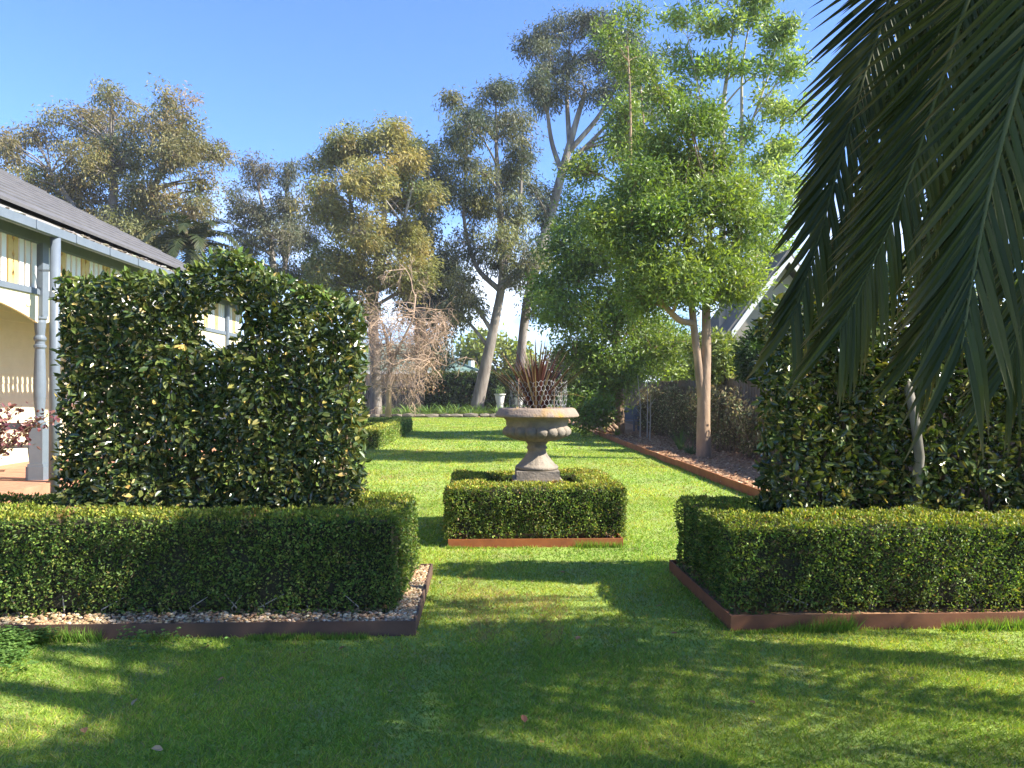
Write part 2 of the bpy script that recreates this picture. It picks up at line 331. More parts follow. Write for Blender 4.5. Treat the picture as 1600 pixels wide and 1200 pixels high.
MB().box((3.92, 6.84, -0.04), (6.55, 6.855, 0.13)).build('edging_plate', M['corten'], t)
sheet('gravel_bed', -4.385, -0.445, 4.896, 6.48, 0.055, M['gravelbase'], 4)
sheet('hedge_bed_soil', 1.605, 4.935, 4.916, 6.53, 0.06, M['mulch'], 2)
sheet('urn_bed_soil', -0.335, 1.365, 7.596, 9.33, 0.05, M['mulch'], 2)
# pebbles
ph = (1+5**.5)/2
ICO = unit(np.array([(-1,ph,0),(1,ph,0),(-1,-ph,0),(1,-ph,0),(0,-1,ph),(0,1,ph),(0,-1,-ph),(0,1,-ph),(ph,0,-1),(ph,0,1),(-ph,0,-1),(-ph,0,1)], float))
ICF = np.array([(0,11,5),(0,5,1),(0,1,7),(0,7,10),(0,10,11),(1,5,9),(5,11,4),(11,10,2),(10,7,6),(7,1,8),(3,9,4),(3,4,2),(3,2,6),(3,6,8),(3,8,9),(4,9,5),(2,4,11),(6,2,10),(8,6,7),(9,8,1)])
def pebbles(mb, x, y, z, s, col, flat=0.6):
    n = len(x); sc = s[:, None]*(0.75+0.5*rng.random((n, 3))); sc[:, 2] *= flat
    th = rng.random(n)*6.28; v = ICO[None]*sc[:, None]*(1+0.16*rng.normal(size=(n, 12, 1)))
    c, q = np.cos(th)[:, None], np.sin(th)[:, None]
    v = np.stack([v[..., 0]*c - v[..., 1]*q, v[..., 0]*q + v[..., 1]*c, v[..., 2]], -1) + np.stack([x, y, z], -1)[:, None]
    mb.add(v.reshape(-1, 3), [(ICF[None] + (np.arange(n)*12)[:, None, None]).reshape(-1, 3)], np.repeat(col, 12, 0))
mb = MB(); n = 4200
x = np.concatenate([-3.6+3.16*rng.random(2300), -0.62+0.17*rng.random(n-2300)]); y = np.concatenate([4.905+0.30*rng.random(2300), 4.91+1.56*rng.random(n-2300)])
pebbles(mb, x, y, 0.062+0.026*rng.random(n), 0.008+0.008*rng.random(n), palette(n, [(0.391, 0.264, 0.136), (0.468, 0.352, 0.211), (0.289, 0.176, 0.089), (0.527, 0.440, 0.299), (0.340, 0.199, 0.102)], [4, 4, 3, 2, 2], 0.15))
o = mb.build('gravel', M['pebble']); o['kind'] = 'stuff'; o['label'] = 'tan river pebbles in the steel edged bed'; o['category'] = 'gravel'
# mulch chips
mb = MB(); n = 12000
y = 7 + 20*rng.random(n)**1.3; x = 3.95 + 2.5*rng.random(n); th = rng.random(n)*6.28
leaves(mb, np.stack([x, y, 0.055+0.02*rng.random(n)], -1), np.stack([np.cos(th), np.sin(th), 0.2*rng.normal(size=n)], -1), rnd(n)*0.4+np.array([0, 0, 1]), 0.05+0.06*rng.random(n), 0.02+0.02*rng.random(n),
       palette(n, [(0.356, 0.203, 0.108), (0.505, 0.324, 0.184), (0.238, 0.121, 0.065), (0.653, 0.459, 0.281)], [4, 3, 4, 1.3]), T4)
o = mb.build('mulch_chips', M['chip']); o['kind'] = 'stuff'; o['label'] = 'brown bark mulch and dry leaves in the bed by the fence'; o['category'] = 'mulch'

# ------------------------------------------------------------------ clipped box hedges
def box_hedge(name, label, boxes, z0, dens, ls, cols, w=None, rr=0.07, lump=0.022, seed=1, stems=True, group=None, gaps=()):
    cxs = np.mean([(b[0]+b[1])/2 for b in boxes]); cys = min(b[2] for b in boxes)
    t = thing(name, label, 'hedge', (cxs, cys, 0), group); mb = MB(); core = MB()
    for bi, (xa, xb, ya, yb, zt) in enumerate(boxes):
        lo = np.array([xa, ya, z0]); hi = np.array([xb, yb, zt]); ins = 0.05
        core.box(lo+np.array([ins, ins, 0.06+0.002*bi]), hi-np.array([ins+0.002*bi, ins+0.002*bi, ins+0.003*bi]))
        sx_, sy_, sz_ = hi-lo
        for ax, sg, area in ((0, -1, sy_*sz_), (0, 1, sy_*sz_), (1, -1, sx_*sz_), (1, 1, sx_*sz_), (2, 1, sx_*sy_)):
            dd = dens*(0.35 if (ax == 1 and sg == 1) else 1.0)
            n = int(area*dd); p = lo + (hi-lo)*rng.random((n, 3)); p[:, ax] = hi[ax] if sg > 0 else lo[ax]
            r = min(rr, 0.49*min(sx_, sy_)); q = np.clip(p, lo+r, hi-r); q[:, 2] = np.clip(p[:, 2], z0, zt-r); nv = unit(p-q + 1e-6)
            p = q + nv*r
            dis = lump*wob(p, 5.0, seed) + lump*0.7*wob(p, 16.0, seed+1) - np.abs(rng.normal(size=n))*0.014
            # foot of the hedge is thin and uneven
            foot = np.clip((p[:, 2]-z0)/0.10, 0, 1); keep = rng.random(n) < 0.25 + 0.75*foot + 0.3*wob(p, 9.0, seed+2)
            for (gx, gz, gr) in gaps:
                keep &= ~((np.hypot(p[:, 0]-gx, (p[:, 2]-gz)*0.8) < gr*(0.6+0.5*rng.random(n))) & (ax == 1) & (rng.random(n) < 0.72))
            p = p + nv*dis[:, None]
            for bj, (a, b, c, e, zz) in enumerate(boxes):
                if bj != bi: keep &= ~((p[:, 0] > a+0.03) & (p[:, 0] < b-0.03) & (p[:, 1] > c+0.03) & (p[:, 1] < e-0.03) & (p[:, 2] < zz-0.03))
            p, nv = p[keep], nv[keep]; n = len(p)
            d = unit(nv*0.55 + rnd(n, 0.6) + np.array([0, 0, 0.25])); nr = nv*0.9 + rnd(n, 0.55)
            col = palette(n, cols, w, 0.28)*(1+0.30*wob(p, 7.0, seed+3))[:, None]; brown = (wob(p, 4.0, seed+6) > 0.85) & (rng.random(n) < 0.45); col[brown] = palette(int(brown.sum()), [(0.17, 0.12, 0.06), (0.12, 0.10, 0.05)])
            if ax == 2: col *= np.array([1.7, 1.36, 1.0])      # yellow fresh tips on the clipped top, plus sunlight put into the colour
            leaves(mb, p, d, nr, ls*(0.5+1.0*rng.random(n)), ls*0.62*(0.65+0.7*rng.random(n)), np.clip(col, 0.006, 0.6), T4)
    core.build('dark_core', M['core'], t)  # solid dark box added inside the leaves to stop the view through
    f = mb.build('foliage', M['box'], t); f['kind'] = 'stuff'
    if stems:
        st = MB(); xa, xb, ya, yb, zt = boxes[0]
        for i in range(int((xb-xa)*9)):
            x = xa+0.08+(xb-xa-0.16)*rng.random(); y = ya+0.05+0.08*rng.random(); pts = [(x, y+0.06, z0-0.03), (x+rng.normal()*0.03, y-0.02, z0+0.05), (x+rng.normal()*0.08, y-0.015, z0+0.14)]
            st.tube(pts, [0.006, 0.005, 0.003], 4)
        st.build('stems', M['palebark'], t, kind='stuff')
    return t
BOXC = [(0.104, 0.166, 0.032), (0.154, 0.219, 0.041), (0.072, 0.122, 0.030), (0.252, 0.280, 0.067), (0.216, 0.166, 0.067)]
BW = [5, 4, 4, 1.6, 0.5]
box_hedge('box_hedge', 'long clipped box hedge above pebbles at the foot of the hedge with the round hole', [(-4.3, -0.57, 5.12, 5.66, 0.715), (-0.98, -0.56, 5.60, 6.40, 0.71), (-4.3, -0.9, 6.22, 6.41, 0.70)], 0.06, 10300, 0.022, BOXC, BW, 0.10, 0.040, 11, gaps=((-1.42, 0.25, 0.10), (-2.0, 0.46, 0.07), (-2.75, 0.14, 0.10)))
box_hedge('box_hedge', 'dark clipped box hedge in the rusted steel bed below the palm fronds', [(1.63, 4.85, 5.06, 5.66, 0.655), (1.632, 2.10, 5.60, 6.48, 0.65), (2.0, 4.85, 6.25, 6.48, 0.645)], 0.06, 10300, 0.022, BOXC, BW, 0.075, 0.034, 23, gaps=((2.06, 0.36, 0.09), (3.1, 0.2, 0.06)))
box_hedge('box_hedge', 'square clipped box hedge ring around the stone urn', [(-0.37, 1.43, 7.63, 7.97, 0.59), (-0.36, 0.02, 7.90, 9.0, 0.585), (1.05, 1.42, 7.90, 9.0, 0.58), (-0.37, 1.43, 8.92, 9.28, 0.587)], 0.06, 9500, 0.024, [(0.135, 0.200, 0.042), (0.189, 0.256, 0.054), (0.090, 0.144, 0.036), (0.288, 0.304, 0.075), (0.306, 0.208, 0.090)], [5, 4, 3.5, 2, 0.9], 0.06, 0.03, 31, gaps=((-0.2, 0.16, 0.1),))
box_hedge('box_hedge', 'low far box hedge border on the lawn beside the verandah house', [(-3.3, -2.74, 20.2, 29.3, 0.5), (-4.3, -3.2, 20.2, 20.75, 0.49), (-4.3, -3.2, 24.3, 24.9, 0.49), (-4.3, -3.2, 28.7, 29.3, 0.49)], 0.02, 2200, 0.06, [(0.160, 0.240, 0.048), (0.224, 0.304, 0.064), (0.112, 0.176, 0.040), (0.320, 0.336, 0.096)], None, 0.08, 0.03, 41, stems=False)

# ------------------------------------------------------------------ tall camellia screens
CAMC = [(0.055, 0.082, 0.022), (0.077, 0.106, 0.027), (0.115, 0.132, 0.035), (0.037, 0.060, 0.019), (0.201, 0.191, 0.051), (0.416, 0.317, 0.095)]
CAMW = [5, 5, 3.5, 3.5, 2.2, 0.8]
def camellia(name, label, x0, x1, yc, th, top, hole, n_front, sparse=0.0, seed=50, trunks=(), ls=0.068, zb=0.12):
    t = thing(name, label, 'hedge', ((x0+x1)/2, yc, 0)); h2 = th/2
    def inside(x, z):
        ok = (x > x0) & (x < x1) & (z > zb) & (z < top(x))
        if hole: ok &= np.hypot(x-hole[0], (z-hole[1])*0.93) > hole[2]
        return ok
    def edge_d(x, z):
        e = np.minimum(np.minimum(x-x0, x1-x), top(x)-z)
        if hole: e = np.minimum(e, np.hypot(x-hole[0], (z-hole[1])*0.93)-hole[2])
        return e
    zmax = max(top(np.linspace(x0, x1, 60)))+0.05
    Pp, Nn = [], []
    for side, n in ((-1, n_front), (1, int(n_front*0.55)), (0, int(n_front*0.55)), (2, int(n_front*0.3))):
        x = x0+(x1-x0)*rng.random(n*2); z = zb+(zmax-zb)*rng.random(n*2)
        k = inside(x, z)
        if side == 2: k &= edge_d(x, z) < 0.10
        x, z = x[k], z[k]; x, z = x[:n], z[:n]; n = len(x); e = np.clip(edge_d(x, z)/0.12, 0, 1)
        q = np.stack([x, 0*x, z], -1); bump_ = 0.055*wob(q, 4.5, seed) + 0.03*wob(q, 12, seed+1)
        if side in (-1, 1):
            y = side*(h2*(0.72+0.28*np.sqrt(e)) + bump_ - np.abs(rng.normal(size=n))*0.045); nv = np.stack([0*x, np.full(n, float(side)), 0*x], -1)
            if sparse:
                kk = wob(q, 3.2, seed+5) + 0.6*wob(q, 9, seed+6) > -1.1+1.2*sparse; x, y, z, nv = x[kk], y[kk], z[kk], nv[kk]
        elif side == 0: y = (rng.random(n)-0.5)*th*0.7; nv = unit(rnd(n))
        else: y = (rng.random(n)-0.5)*th*0.95; nv = unit(np.stack([(x > (x0+x1)/2)*2.0-1, 0*x-0.3, 0.8+0*x], -1))
        Pp.append(np.stack([x, y+yc, z], -1)); Nn.append(nv)
    p = np.concatenate(Pp); nv = np.concatenate(Nn); n = len(p)
    d = unit(nv*0.5 + rnd(n, 0.65) + np.array([0, 0, 0.05])); nr = nv*0.85 + rnd(n, 0.55) + np.array([0, 0, 0.45])
    col = palette(n, CAMC, CAMW, 0.2); tipz = np.clip((p[:, 2]-(top(p[:, 0])-0.22))/0.22, 0, 1)[:, None]
    col = col*(1+0.2*wob(p, 5, seed+3))[:, None]
    young = (tipz[:, 0]*rng.random(n) > 0.35); col[young] = palette(young.sum(), [(0.11, 0.17, 0.035), (0.15, 0.19, 0.05)])
    ln = ls*(0.65+0.6*rng.random(n)); wd = ln*(0.42+0.1*rng.random(n)); col = np.clip(col, 0.006, 0.6)
    if hole is not None:
        tip = p + d*ln[:, None]; kk = np.hypot(tip[:, 0]-hole[0], (tip[:, 2]-hole[1])*0.93) > hole[2]*0.93
        p, nv, d, nr, col, ln, wd = p[kk], nv[kk], d[kk], nr[kk], col[kk], ln[kk], wd[kk]; n = len(p)
    # the 300 largest leaves of the face towards the lawn are single parts, the rest one mass
    front = np.where((nv[:, 1] < -0.9) & (p[:, 1] < yc-h2*0.75))[0]; big = front[np.argsort(-ln[front])[:300]]
    rest = np.ones(n, bool); rest[big] = False
    mb = MB(); leaves(mb, p[rest], d[rest], nr[rest], ln[rest], wd[rest], col[rest], T6)
    f = mb.build('foliage', M['cam'], t); f['kind'] = 'stuff'
    vs = []
    for cc in CAMC[:5]:
        q = MB(); leaves(q, np.zeros((1, 3)), np.array([[1., 0, 0]]), np.array([[0., 0, 1]]), 1.0, 1.0, np.array([cc]), T6); vs.append(q.mesh('leaf', M['cam']))
    off = parent_off(t)
    for i in big:
        dd = unit(d[i]); s = unit(np.cross(nr[i], dd)); nn = np.cross(dd, s); mt = Matrix.Identity(4); a = p[i]-off
        for r_ in range(3): mt[r_][0] = dd[r_]*ln[i]; mt[r_][1] = s[r_]*wd[i]; mt[r_][2] = nn[r_]*wd[i]; mt[r_][3] = a[r_]
        inst('leaf', vs[int(rng.choice(5, p=[.28, .28, .2, .14, .1]))], t, mt)
    # framework
    for (pts, r0, r1) in trunks:
        pts = np.array(pts, float); MB().tube(pts, np.linspace(r0, r1, len(pts)), 8).build('trunk', M['greybark'], t, smooth=True)
    br = MB()
    for i in range(90):
        x = x0+0.15+(x1-x0-0.3)*rng.random(); z = zb+0.1; zt = top(np.array([x]))[0]-0.15; zz = np.linspace(z+0.3*rng.random(), z+(zt-z)*(0.4+0.6*rng.random()), 5)
        xs = x+np.cumsum(rng.normal(size=5)*0.05); xs = np.clip(xs, x0+0.08, x1-0.08); ys = yc+(rng.random(5)-0.5)*th*0.5
        if hole is not None and np.any(np.hypot(xs-hole[0], zz-hole[1]) < hole[2]+0.08): continue
        br.tube(np.stack([xs, ys, zz], -1), np.linspace(0.013, 0.004, 5), 4)
    br.build('branches', M['stem'], t)
    return t
def topL(x):
    z = 2.40 + 0.0*x
    z = z + 0.19*np.exp(-((x+1.93)/0.30)**2) + 0.018*np.sin(x*9)
    return z - 0.19*np.clip((x+1.5)/0.55, 0, 1)
camellia('camellia_hedge', 'tall dark glossy camellia screen clipped square with a round peep hole', -3.14, -0.94, 5.95, 0.44, topL, (-2.0, 2.05, 0.185), 13000, 0.0, 50,
         [([(-2.2, 6.0, 0.02), (-2.18, 5.98, 0.9), (-2.3, 5.96, 1.7)], 0.04, 0.02), ([(-1.7, 5.97, 0.02), (-1.6, 6.0, 0.9), (-1.5, 5.96, 1.9)], 0.04, 0.02), ([(-2.8, 6.0, 0.02), (-2.75, 5.98, 1.2), (-2.8, 5.96, 2.0)], 0.035, 0.015)])
def topR(x):
    return 2.36 + 0.04*np.sin(x*8) + 0.18*np.exp(-((x-3.25)/0.25)**2) - 0.12*np.clip((2.6-x)/0.5, 0, 1)
camellia('camellia_hedge', 'shaded camellia screen with bare grey trunk showing behind the palm fronds', 2.20, 4.75, 5.95, 0.40, topR, None, 10500, 0.12, 70,
         [([(3.36, 5.95, 0.02), (3.35, 5.92, 0.5), (3.32, 5.78, 0.85), (3.30, 5.71, 1.05), (3.26, 5.69, 1.3), (3.25, 5.74, 1.5), (3.28, 5.9, 1.75), (3.3, 5.95, 2.1)], 0.045, 0.028), ([(2.42, 5.97, 0.02), (2.40, 5.98, 0.8), (2.42, 5.98, 1.9)], 0.022, 0.012), ([(4.4, 5.95, 0.02), (4.45, 5.95, 1.0), (4.4, 5.95, 2.0)], 0.04, 0.02)], ls=0.078)

# ------------------------------------------------------------------ stone urn, wire, flax
UX, UY = 0.585, 8.48
t = thing('stone_urn', 'large weathered stone urn with lobed bowl on a pedestal foot', 'urn', (UX, UY, 0))
MB().box((UX-0.262, UY-0.262, -0.02), (UX+0.262, UY+0.262, 0.59)).build('base_block', M['stone'], t)
MB().box((UX-0.232, UY-0.232, 0.592), (UX+0.232, UY+0.232, 0.678)).build('plinth', M['stone'], t)
flu = lambda a, z: 1 + 0.035*np.clip((0.86-z)/0.1, 0, 1)*np.clip((z-0.72)/0.03, 0, 1)*np.abs(np.sin(a*9))
MB().lathe([(0.222, 0.680), (0.236, 0.692), (0.238, 0.712), (0.222, 0.728), (0.205, 0.732), (0.188, 0.752), (0.155, 0.79), (0.122, 0.835), (0.104, 0.875), (0.098, 0.90), (0.112, 0.91), (0.116, 0.924), (0.104, 0.936), (0.100, 0.955), (0.112, 0.968), (0.122, 0.98), (0.12, 0.99)], (UX, UY, 0), 72, mod=flu).build('pedestal_foot', M['stone'], t, smooth=True)
MB().lathe([(0.10, 0.985), (0.20, 1.0), (0.285, 1.03), (0.33, 1.07), (0.345, 1.12), (0.335, 1.165), (0.342, 1.185), (0.338, 1.205), (0.345, 1.225), (0.368, 1.25), (0.395, 1.262)], (UX, UY, 0), 64).build('bowl', M['stone'], t, smooth=True)
MB().lathe([(0.385, 1.258), (0.45, 1.256), (0.466, 1.264), (0.467, 1.276), (0.455, 1.296), (0.428, 1.338), (0.415, 1.352), (0.39, 1.36), (0.36, 1.36), (0.345, 1.345), (0.34, 1.30)], (UX, UY, 0), 72, mod=lambda a, z: 1+0.006*np.sin(a*5+z*30)+0.005*np.sin(a*13+1)).build('rim', M['rimstone'], t, smooth=True)
MB().lathe([(0.01, 1.335), (0.2, 1.34), (0.338, 1.325)], (UX, UY, 0), 32).build('soil', M['soil'], t)
# each gadroon of the bowl
g = MB(); nu, nv_ = 10, 8; prof = [(0.150, 0.992), (0.235, 1.012), (0.305, 1.04), (0.345, 1.075), (0.352, 1.11), (0.342, 1.14), (0.325, 1.162)]
V = []; da = math.pi/18
for i, (r, z) in enumerate(prof):
    wdt = min(1, 0.55+i*0.16) if i < 4 else 1-max(0, i-4)*0.2
    for j in range(nu+1):
        u = -1+2*j/nu; b_ = math.sqrt(max(0, 1-u*u)); a = u*da*wdt; rr_ = r+0.034*b_*math.sin(math.pi*(i+0.35)/(len(prof)-0.3))
        V.append((rr_*math.cos(a), rr_*math.sin(a), z))
Q = [(i*(nu+1)+j, i*(nu+1)+j+1, (i+1)*(nu+1)+j+1, (i+1)*(nu+1)+j) for i in range(len(prof)-1) for j in range(nu)]
gm = g.add(V, Q).mesh('bowl_lobe', M['stone'], smooth=True)
for k in range(18): inst('bowl_lobe', gm, t, Matrix.Rotation(k*2*da - 1.48, 4, 'Z'))

t = thing('wire_netting', 'ring of hexagonal chicken wire standing in the stone urn', 'wire netting', (UX, UY, 1.34)); mb = MB()
NC = 34; rows = 6; hh = 0.30
def wp(u, v): # u turns, v 0..1
    a = u*2*math.pi; r = 0.305+0.025*math.sin(a*3+1)+0.06*(v-0.5)*math.sin(a*2+0.6)+0.012*math.sin(a*9+v*5); return (UX+r*math.cos(a), UY+r*math.sin(a), 1.338+hh*v+0.012*math.sin(a*4)*v)
for r_ in range(rows):
    for c_ in range(NC):
        u = (c_+0.5*(r_ % 2))/NC; v0 = r_/rows; vh = 1/rows
        a = wp(u, v0+vh*0.30); b_ = wp(u, v0+vh*0.88); mb.tube([a, b_], 0.0026, 3, cap=False)
        for s_ in (-0.5, 0.5): mb.tube([b_, wp(u+s_/NC, v0+vh*1.30)], 0.0020, 3, cap=False)
mb.build('mesh_wire', M['wire'], t)
for a in (0.4, 2.2, 3.9, 5.3): x, y = UX+0.30*math.cos(a), UY+0.30*math.sin(a); MB().tube([(x, y, 1.33), (x+0.01, y, 1.68)], 0.005, 5).build('stake', M['tanbark'], t)

FLX = [(0.068, 0.023, 0.021), (0.099, 0.036, 0.028), (0.124, 0.059, 0.042), (0.046, 0.020, 0.020), (0.161, 0.106, 0.063), (0.260, 0.218, 0.119)]
def strap(mb, base, az, lean, ln, wd, droop, col, seg=7):
    pts = []; th = lean; p = np.array(base, float); h = np.array([math.cos(az), math.sin(az), 0])
    s = np.array([-math.sin(az), math.cos(az), 0]); V = []
    for i in range(seg+1):
        u = i/seg; w = wd*(0.55+0.9*u if u < 0.35 else 0.87*(1-(u-0.35)/0.65)**0.7+0.02); nn = h*(-math.cos(th)) + np.array([0, 0, math.sin(th)])
        V += [p - s*w/2 + nn*w*0.18, p.copy(), p + s*w/2 + nn*w*0.18]
        p = p + (h*math.sin(th) + np.array([0, 0, math.cos(th)]))*ln/seg; th += droop/seg
    q = []
    for i in range(seg): a = i*3; q += [(a, a+1, a+4, a+3), (a+1, a+2, a+5, a+4)]
    mb.add(V, q, col)
t = thing('flax_plant', 'spiky bronze purple flax growing inside the wire in the urn', 'plant', (UX, UY, 1.34))
for i in range(120):
    az = rng.random()*6.283; rr_ = rng.random(); lean = 0.05+0.72*rr_; mb = MB()
    strap(mb, (UX+0.08*rr_*math.cos(az), UY+0.08*rr_*math.sin(az), 1.33), az, lean, 0.50+0.34*rng.random(), 0.024+0.016*rng.random(), 0.15+0.25*rng.random(), np.array(FLX[rng.choice(6, p=[.26, .24, .18, .16, .1, .06])]))
    mb.build('leaf', M['flax'], t)
for az, lean, ln, dr in ((3.3, 0.75, 0.72, 0.25), (3.0, 0.9, 0.66, -0.1), (3.6, 0.5, 0.75, 0.3), (-0.3, 0.8, 0.62, 1.3), (0.2, 0.7, 0.62, 1.5), (0.05, 0.62, 0.7, 0.1)):
    mb = MB(); strap(mb, (UX, UY, 1.34), az, lean, ln, 0.022, dr, np.array((0.38, 0.28, 0.15))); mb.build('leaf', M['flax'], t)

# ------------------------------------------------------------------ verandah house
HX, HY0, HY1 = -7.0, 3.0, 22.0
house = thing('verandah_house', 'cream weatherboard house with grey trimmed verandah and slatted frieze', 'house', (-9, 12, 0))
GX, GY = -6.6, 22.4; PITCH = 0.55
# deck boards
n = 13
for i in range(n):
    xa = -9.2+i*0.195; MB().box((xa, HY0, 0.0), (xa+0.189, GY-0.3, 0.15)).build('deck_board', M['deck'], house)
MB().box((-6.655, HY0, -0.05), (-6.60, GY-0.29, 0.145)).build('deck_edge', M['deck'], house)
# wall of weatherboards
for i in range(22):
    z = 0.152+i*0.17; MB().add([(-9.0, HY0, z), (-8.985, HY0, z), (-9.0+0.003, HY0, z+0.176), (-9.0, HY1-0.6, z), (-8.985, HY1-0.6, z), (-9.0+0.003, HY1-0.6, z+0.176)], [np.array([(0, 1, 2), (3, 5, 4)]), np.array([(1, 4, 5, 2), (0, 3, 4, 1)])]).build('weatherboard', M['cream'], house)
MB().box((-14, HY0, 0), (-9.004, HY1-0.61, 4.2)).build('wall', M['cream'], house)
def window(yc, w, z0, z1):
    f = MB(); x0, x1 = -8.98, -8.93
    f.box((x0, yc-w/2-0.1, z0-0.1), (x1, yc-w/2, z1+0.1)); f.box((x0, yc+w/2, z0-0.1), (x1, yc+w/2+0.1, z1+0.1)); f.box((x0, yc-w/2+0.001, z1), (x1-0.003, yc+w/2-0.001, z1+0.1)); f.box((x0, yc-w/2+0.001, z0-0.1), (x1+0.04, yc+w/2-0.001, z0)); f.box((x0, yc-0.02, z0+0.001), (x1-0.01, yc+0.02, z1-0.001))
    fr = f.build('window', M['white'], house); MB().box((-8.979, yc-w/2+0.002, z0+0.002), (-8.965, yc+w/2-0.002, z1-0.002)).build('pane', M['glass'], fr, off=parent_off(house))
window(17.3, 1.3, 1.35, 2.6); window(9.6, 1.3, 0.9, 2.6)
# posts
def vpost(y):
    pm = MB(); pm.box((HX-0.135, y-0.135, 0.15), (HX+0.135, y+0.135, 0.36)); pm.box((HX-0.12, y-0.12, 0.361), (HX+0.12, y+0.12, 0.40)); pm.box((HX-0.10, y-0.10, 0.401), (HX+0.10, y+0.10, 0.98))
    pm.lathe([(0.075, 0.981), (0.092, 1.02), (0.092, 1.05), (0.06, 1.075), (0.06, 1.09), (0.085, 1.12), (0.06, 1.15), (0.072, 1.25), (0.086, 1.45), (0.088, 1.65), (0.08, 1.95), (0.072, 2.2), (0.09, 2.23), (0.09, 2.26), (0.07, 2.28), (0.07, 2.32), (0.09, 2.35), (0.09, 2.38), (0.068, 2.42), (0.085, 2.62), (0.08, 2.66), (0.1, 2.68), (0.1, 2.72)], (HX, y, 0), 20)
    pm.box((HX-0.085, y-0.085, 2.721), (HX+0.085, y+0.085, 3.858)); pm.build('verandah_post', M['blue'], house)
PY = [7.75, 12.1, 16.45, 20.8]
for y in PY: vpost(y)
# frieze
MB().box((HX-0.07, HY0, 3.86), (HX+0.07, HY1+0.1, 4.06)).build('beam', M['blue'], house)
def slit_board(y, w, z0, z1):
    zs = np.linspace(z0, z1, 23); u = (zs-z0)/(z1-z0); gap = 0.003+0.028*np.exp(-((u-0.2)/0.07)**2)+0.03*np.exp(-((u-0.62)/0.06)**2)+0.014*np.exp(-((u-0.45)/0.05)**2)+0.035*np.exp(-((u-0.97)/0.05)**2)
    m_ = MB()
    for s_ in (-1, 1):
        V = []
        for z, g_ in zip(zs, gap):
            ya, yb = y+s_*g_, y+s_*w/2
            V += [(HX+0.015, ya, z), (HX+0.015, yb, z), (HX-0.015, ya, z), (HX-0.015, yb, z)]
        q = []
        for i in range(22): a = 4*i; q += [(a, a+1, a+5, a+4), (a+2, a+6, a+7, a+3), (a, a+4, a+6, a+2), (a+1, a+3, a+7, a+5)]
        m_.add(V, q)
    m_.build('carved_frieze_board', M['tan'], house)
slm = MB().box((-0.012, -0.055, 0.0), (0.012, 0.055, 0.70)).mesh('frieze_slat', M['white'])
for i in range(len(PY)):
    ya = PY[i]+0.09; yb = (PY[i+1] if i+1 < len(PY) else HY1+0.2)-0.09
    MB().box((HX-0.05, ya, 3.05), (HX+0.05, yb, 3.14)).build('frieze_rail', M['blue'], house)
    MB().box((HX-0.045, ya, 3.845), (HX+0.045, yb, 3.859)).build('frieze_trim', M['blue'], house)
    y = yb-0.09; k = 0
    while y > ya+0.06:
        if k % 4 == 3:
            if y-0.13 > ya: slit_board(y-0.05, 0.235, 3.142, 3.843)
            y -= 0.265
        else:
            inst('frieze_slat', slm, house, Matrix.Translation(Vector((HX, y, 3.142))-Vector(parent_off(house)))); y -= 0.165
        k += 1
    # shallow cream arch with rosettes
    ys = np.linspace(ya, yb, 25); uu = np.abs((ys-(ya+yb)/2)/((yb-ya)/2)); zb_ = 3.048-(0.14+0.30*uu**2.2)
    V = []
    for y_, z_ in zip(ys, zb_): V += [(HX+0.02, y_, 3.048), (HX+0.02, y_, z_), (HX-0.02, y_, 3.048), (HX-0.02, y_, z_)]
    q = []
    for j in range(24): a = 4*j; q += [(a, a+1, a+5, a+4), (a+2, a+6, a+7, a+3), (a+1, a+3, a+7, a+5)]
    ar = MB().add(V, q).build('arch_bracket', M['cream'], house)
    for y_ in (ya+0.28, yb-0.28):
        ro = MB(); ro.tube([(HX+0.02, y_, 2.90), (HX+0.035, y_, 2.90)], [0.075, 0.06], 16); ro.build('rosette', M['cream'], ar, off=parent_off(house))
# roof
def slope(x, off=0.0): return 4.02+(GX-x)*PITCH+off
def hip_roof(name, u0, u1, off, m, y_start, thick):
    V = []
    x0, x1 = GX-u0, GX-u1; ya, yb = GY-u0, GY-u1
    V = [(x0, y_start, slope(x0, off)), (x0, ya, slope(x0, off)), (x1, yb, slope(x1, off)), (x1, y_start, slope(x1, off)), (-17, ya, slope(x0, off)), (-17, yb, slope(x1, off))]
    V += [(a, b, c-thick) for a, b, c in V]
    return MB().add(V, [(0, 1, 2, 3), (1, 4, 5, 2), (6, 9, 8, 7), (7, 8, 11, 10), (0, 6, 7, 1), (1, 7, 10, 4), (0, 3, 9, 6), (3, 2, 8, 9), (2, 5, 11, 8)]).build(name, m, house)
hip_roof('verandah_roof', 0.02, 1.2, 0.0, M['skirt'], -4, 0.03)
hip_roof('main_roof', 0.42, 6.0, 0.14, M['roof'], -4, 0.05)
MB().box((-14, -3, 4.07), (GX-0.2, GY-0.35, 4.10)).build('verandah_ceiling', M['blue'], house)
gp = MB().add([(GX+0.10, y, z) if s_ else (GX-0.02, y, z) for y in (-4, GY+0.1) for s_, z in ((0, 3.90), (1, 3.90), (1, 3.93), (1, 3.99), (1, 4.03), (0, 4.03))], [(0, 1, 7, 6), (1, 2, 8, 7), (2, 3, 9, 8), (3, 4, 10, 9), (4, 5, 11, 10), (0, 6, 11, 5), (0, 5, 4, 3, 2, 1)] if False else [np.array([(0, 1, 7, 6), (1, 2, 8, 7), (2, 3, 9, 8), (3, 4, 10, 9), (4, 5, 11, 10), (0, 6, 11, 5)]), np.array([(6, 7, 8, 9, 10, 11)])])
gp.build('gutter', M['blue'], house)
MB().tube([(GX+0.06, -4, 3.905), (GX+0.06, GY, 3.905)], 0.022, 6).build('gutter_bead', M['blue'], house)
MB().box((-7.6, GY-0.02, 3.90), (GX-0.03, GY+0.1, 4.03)).build('gutter', M['blue'], house)
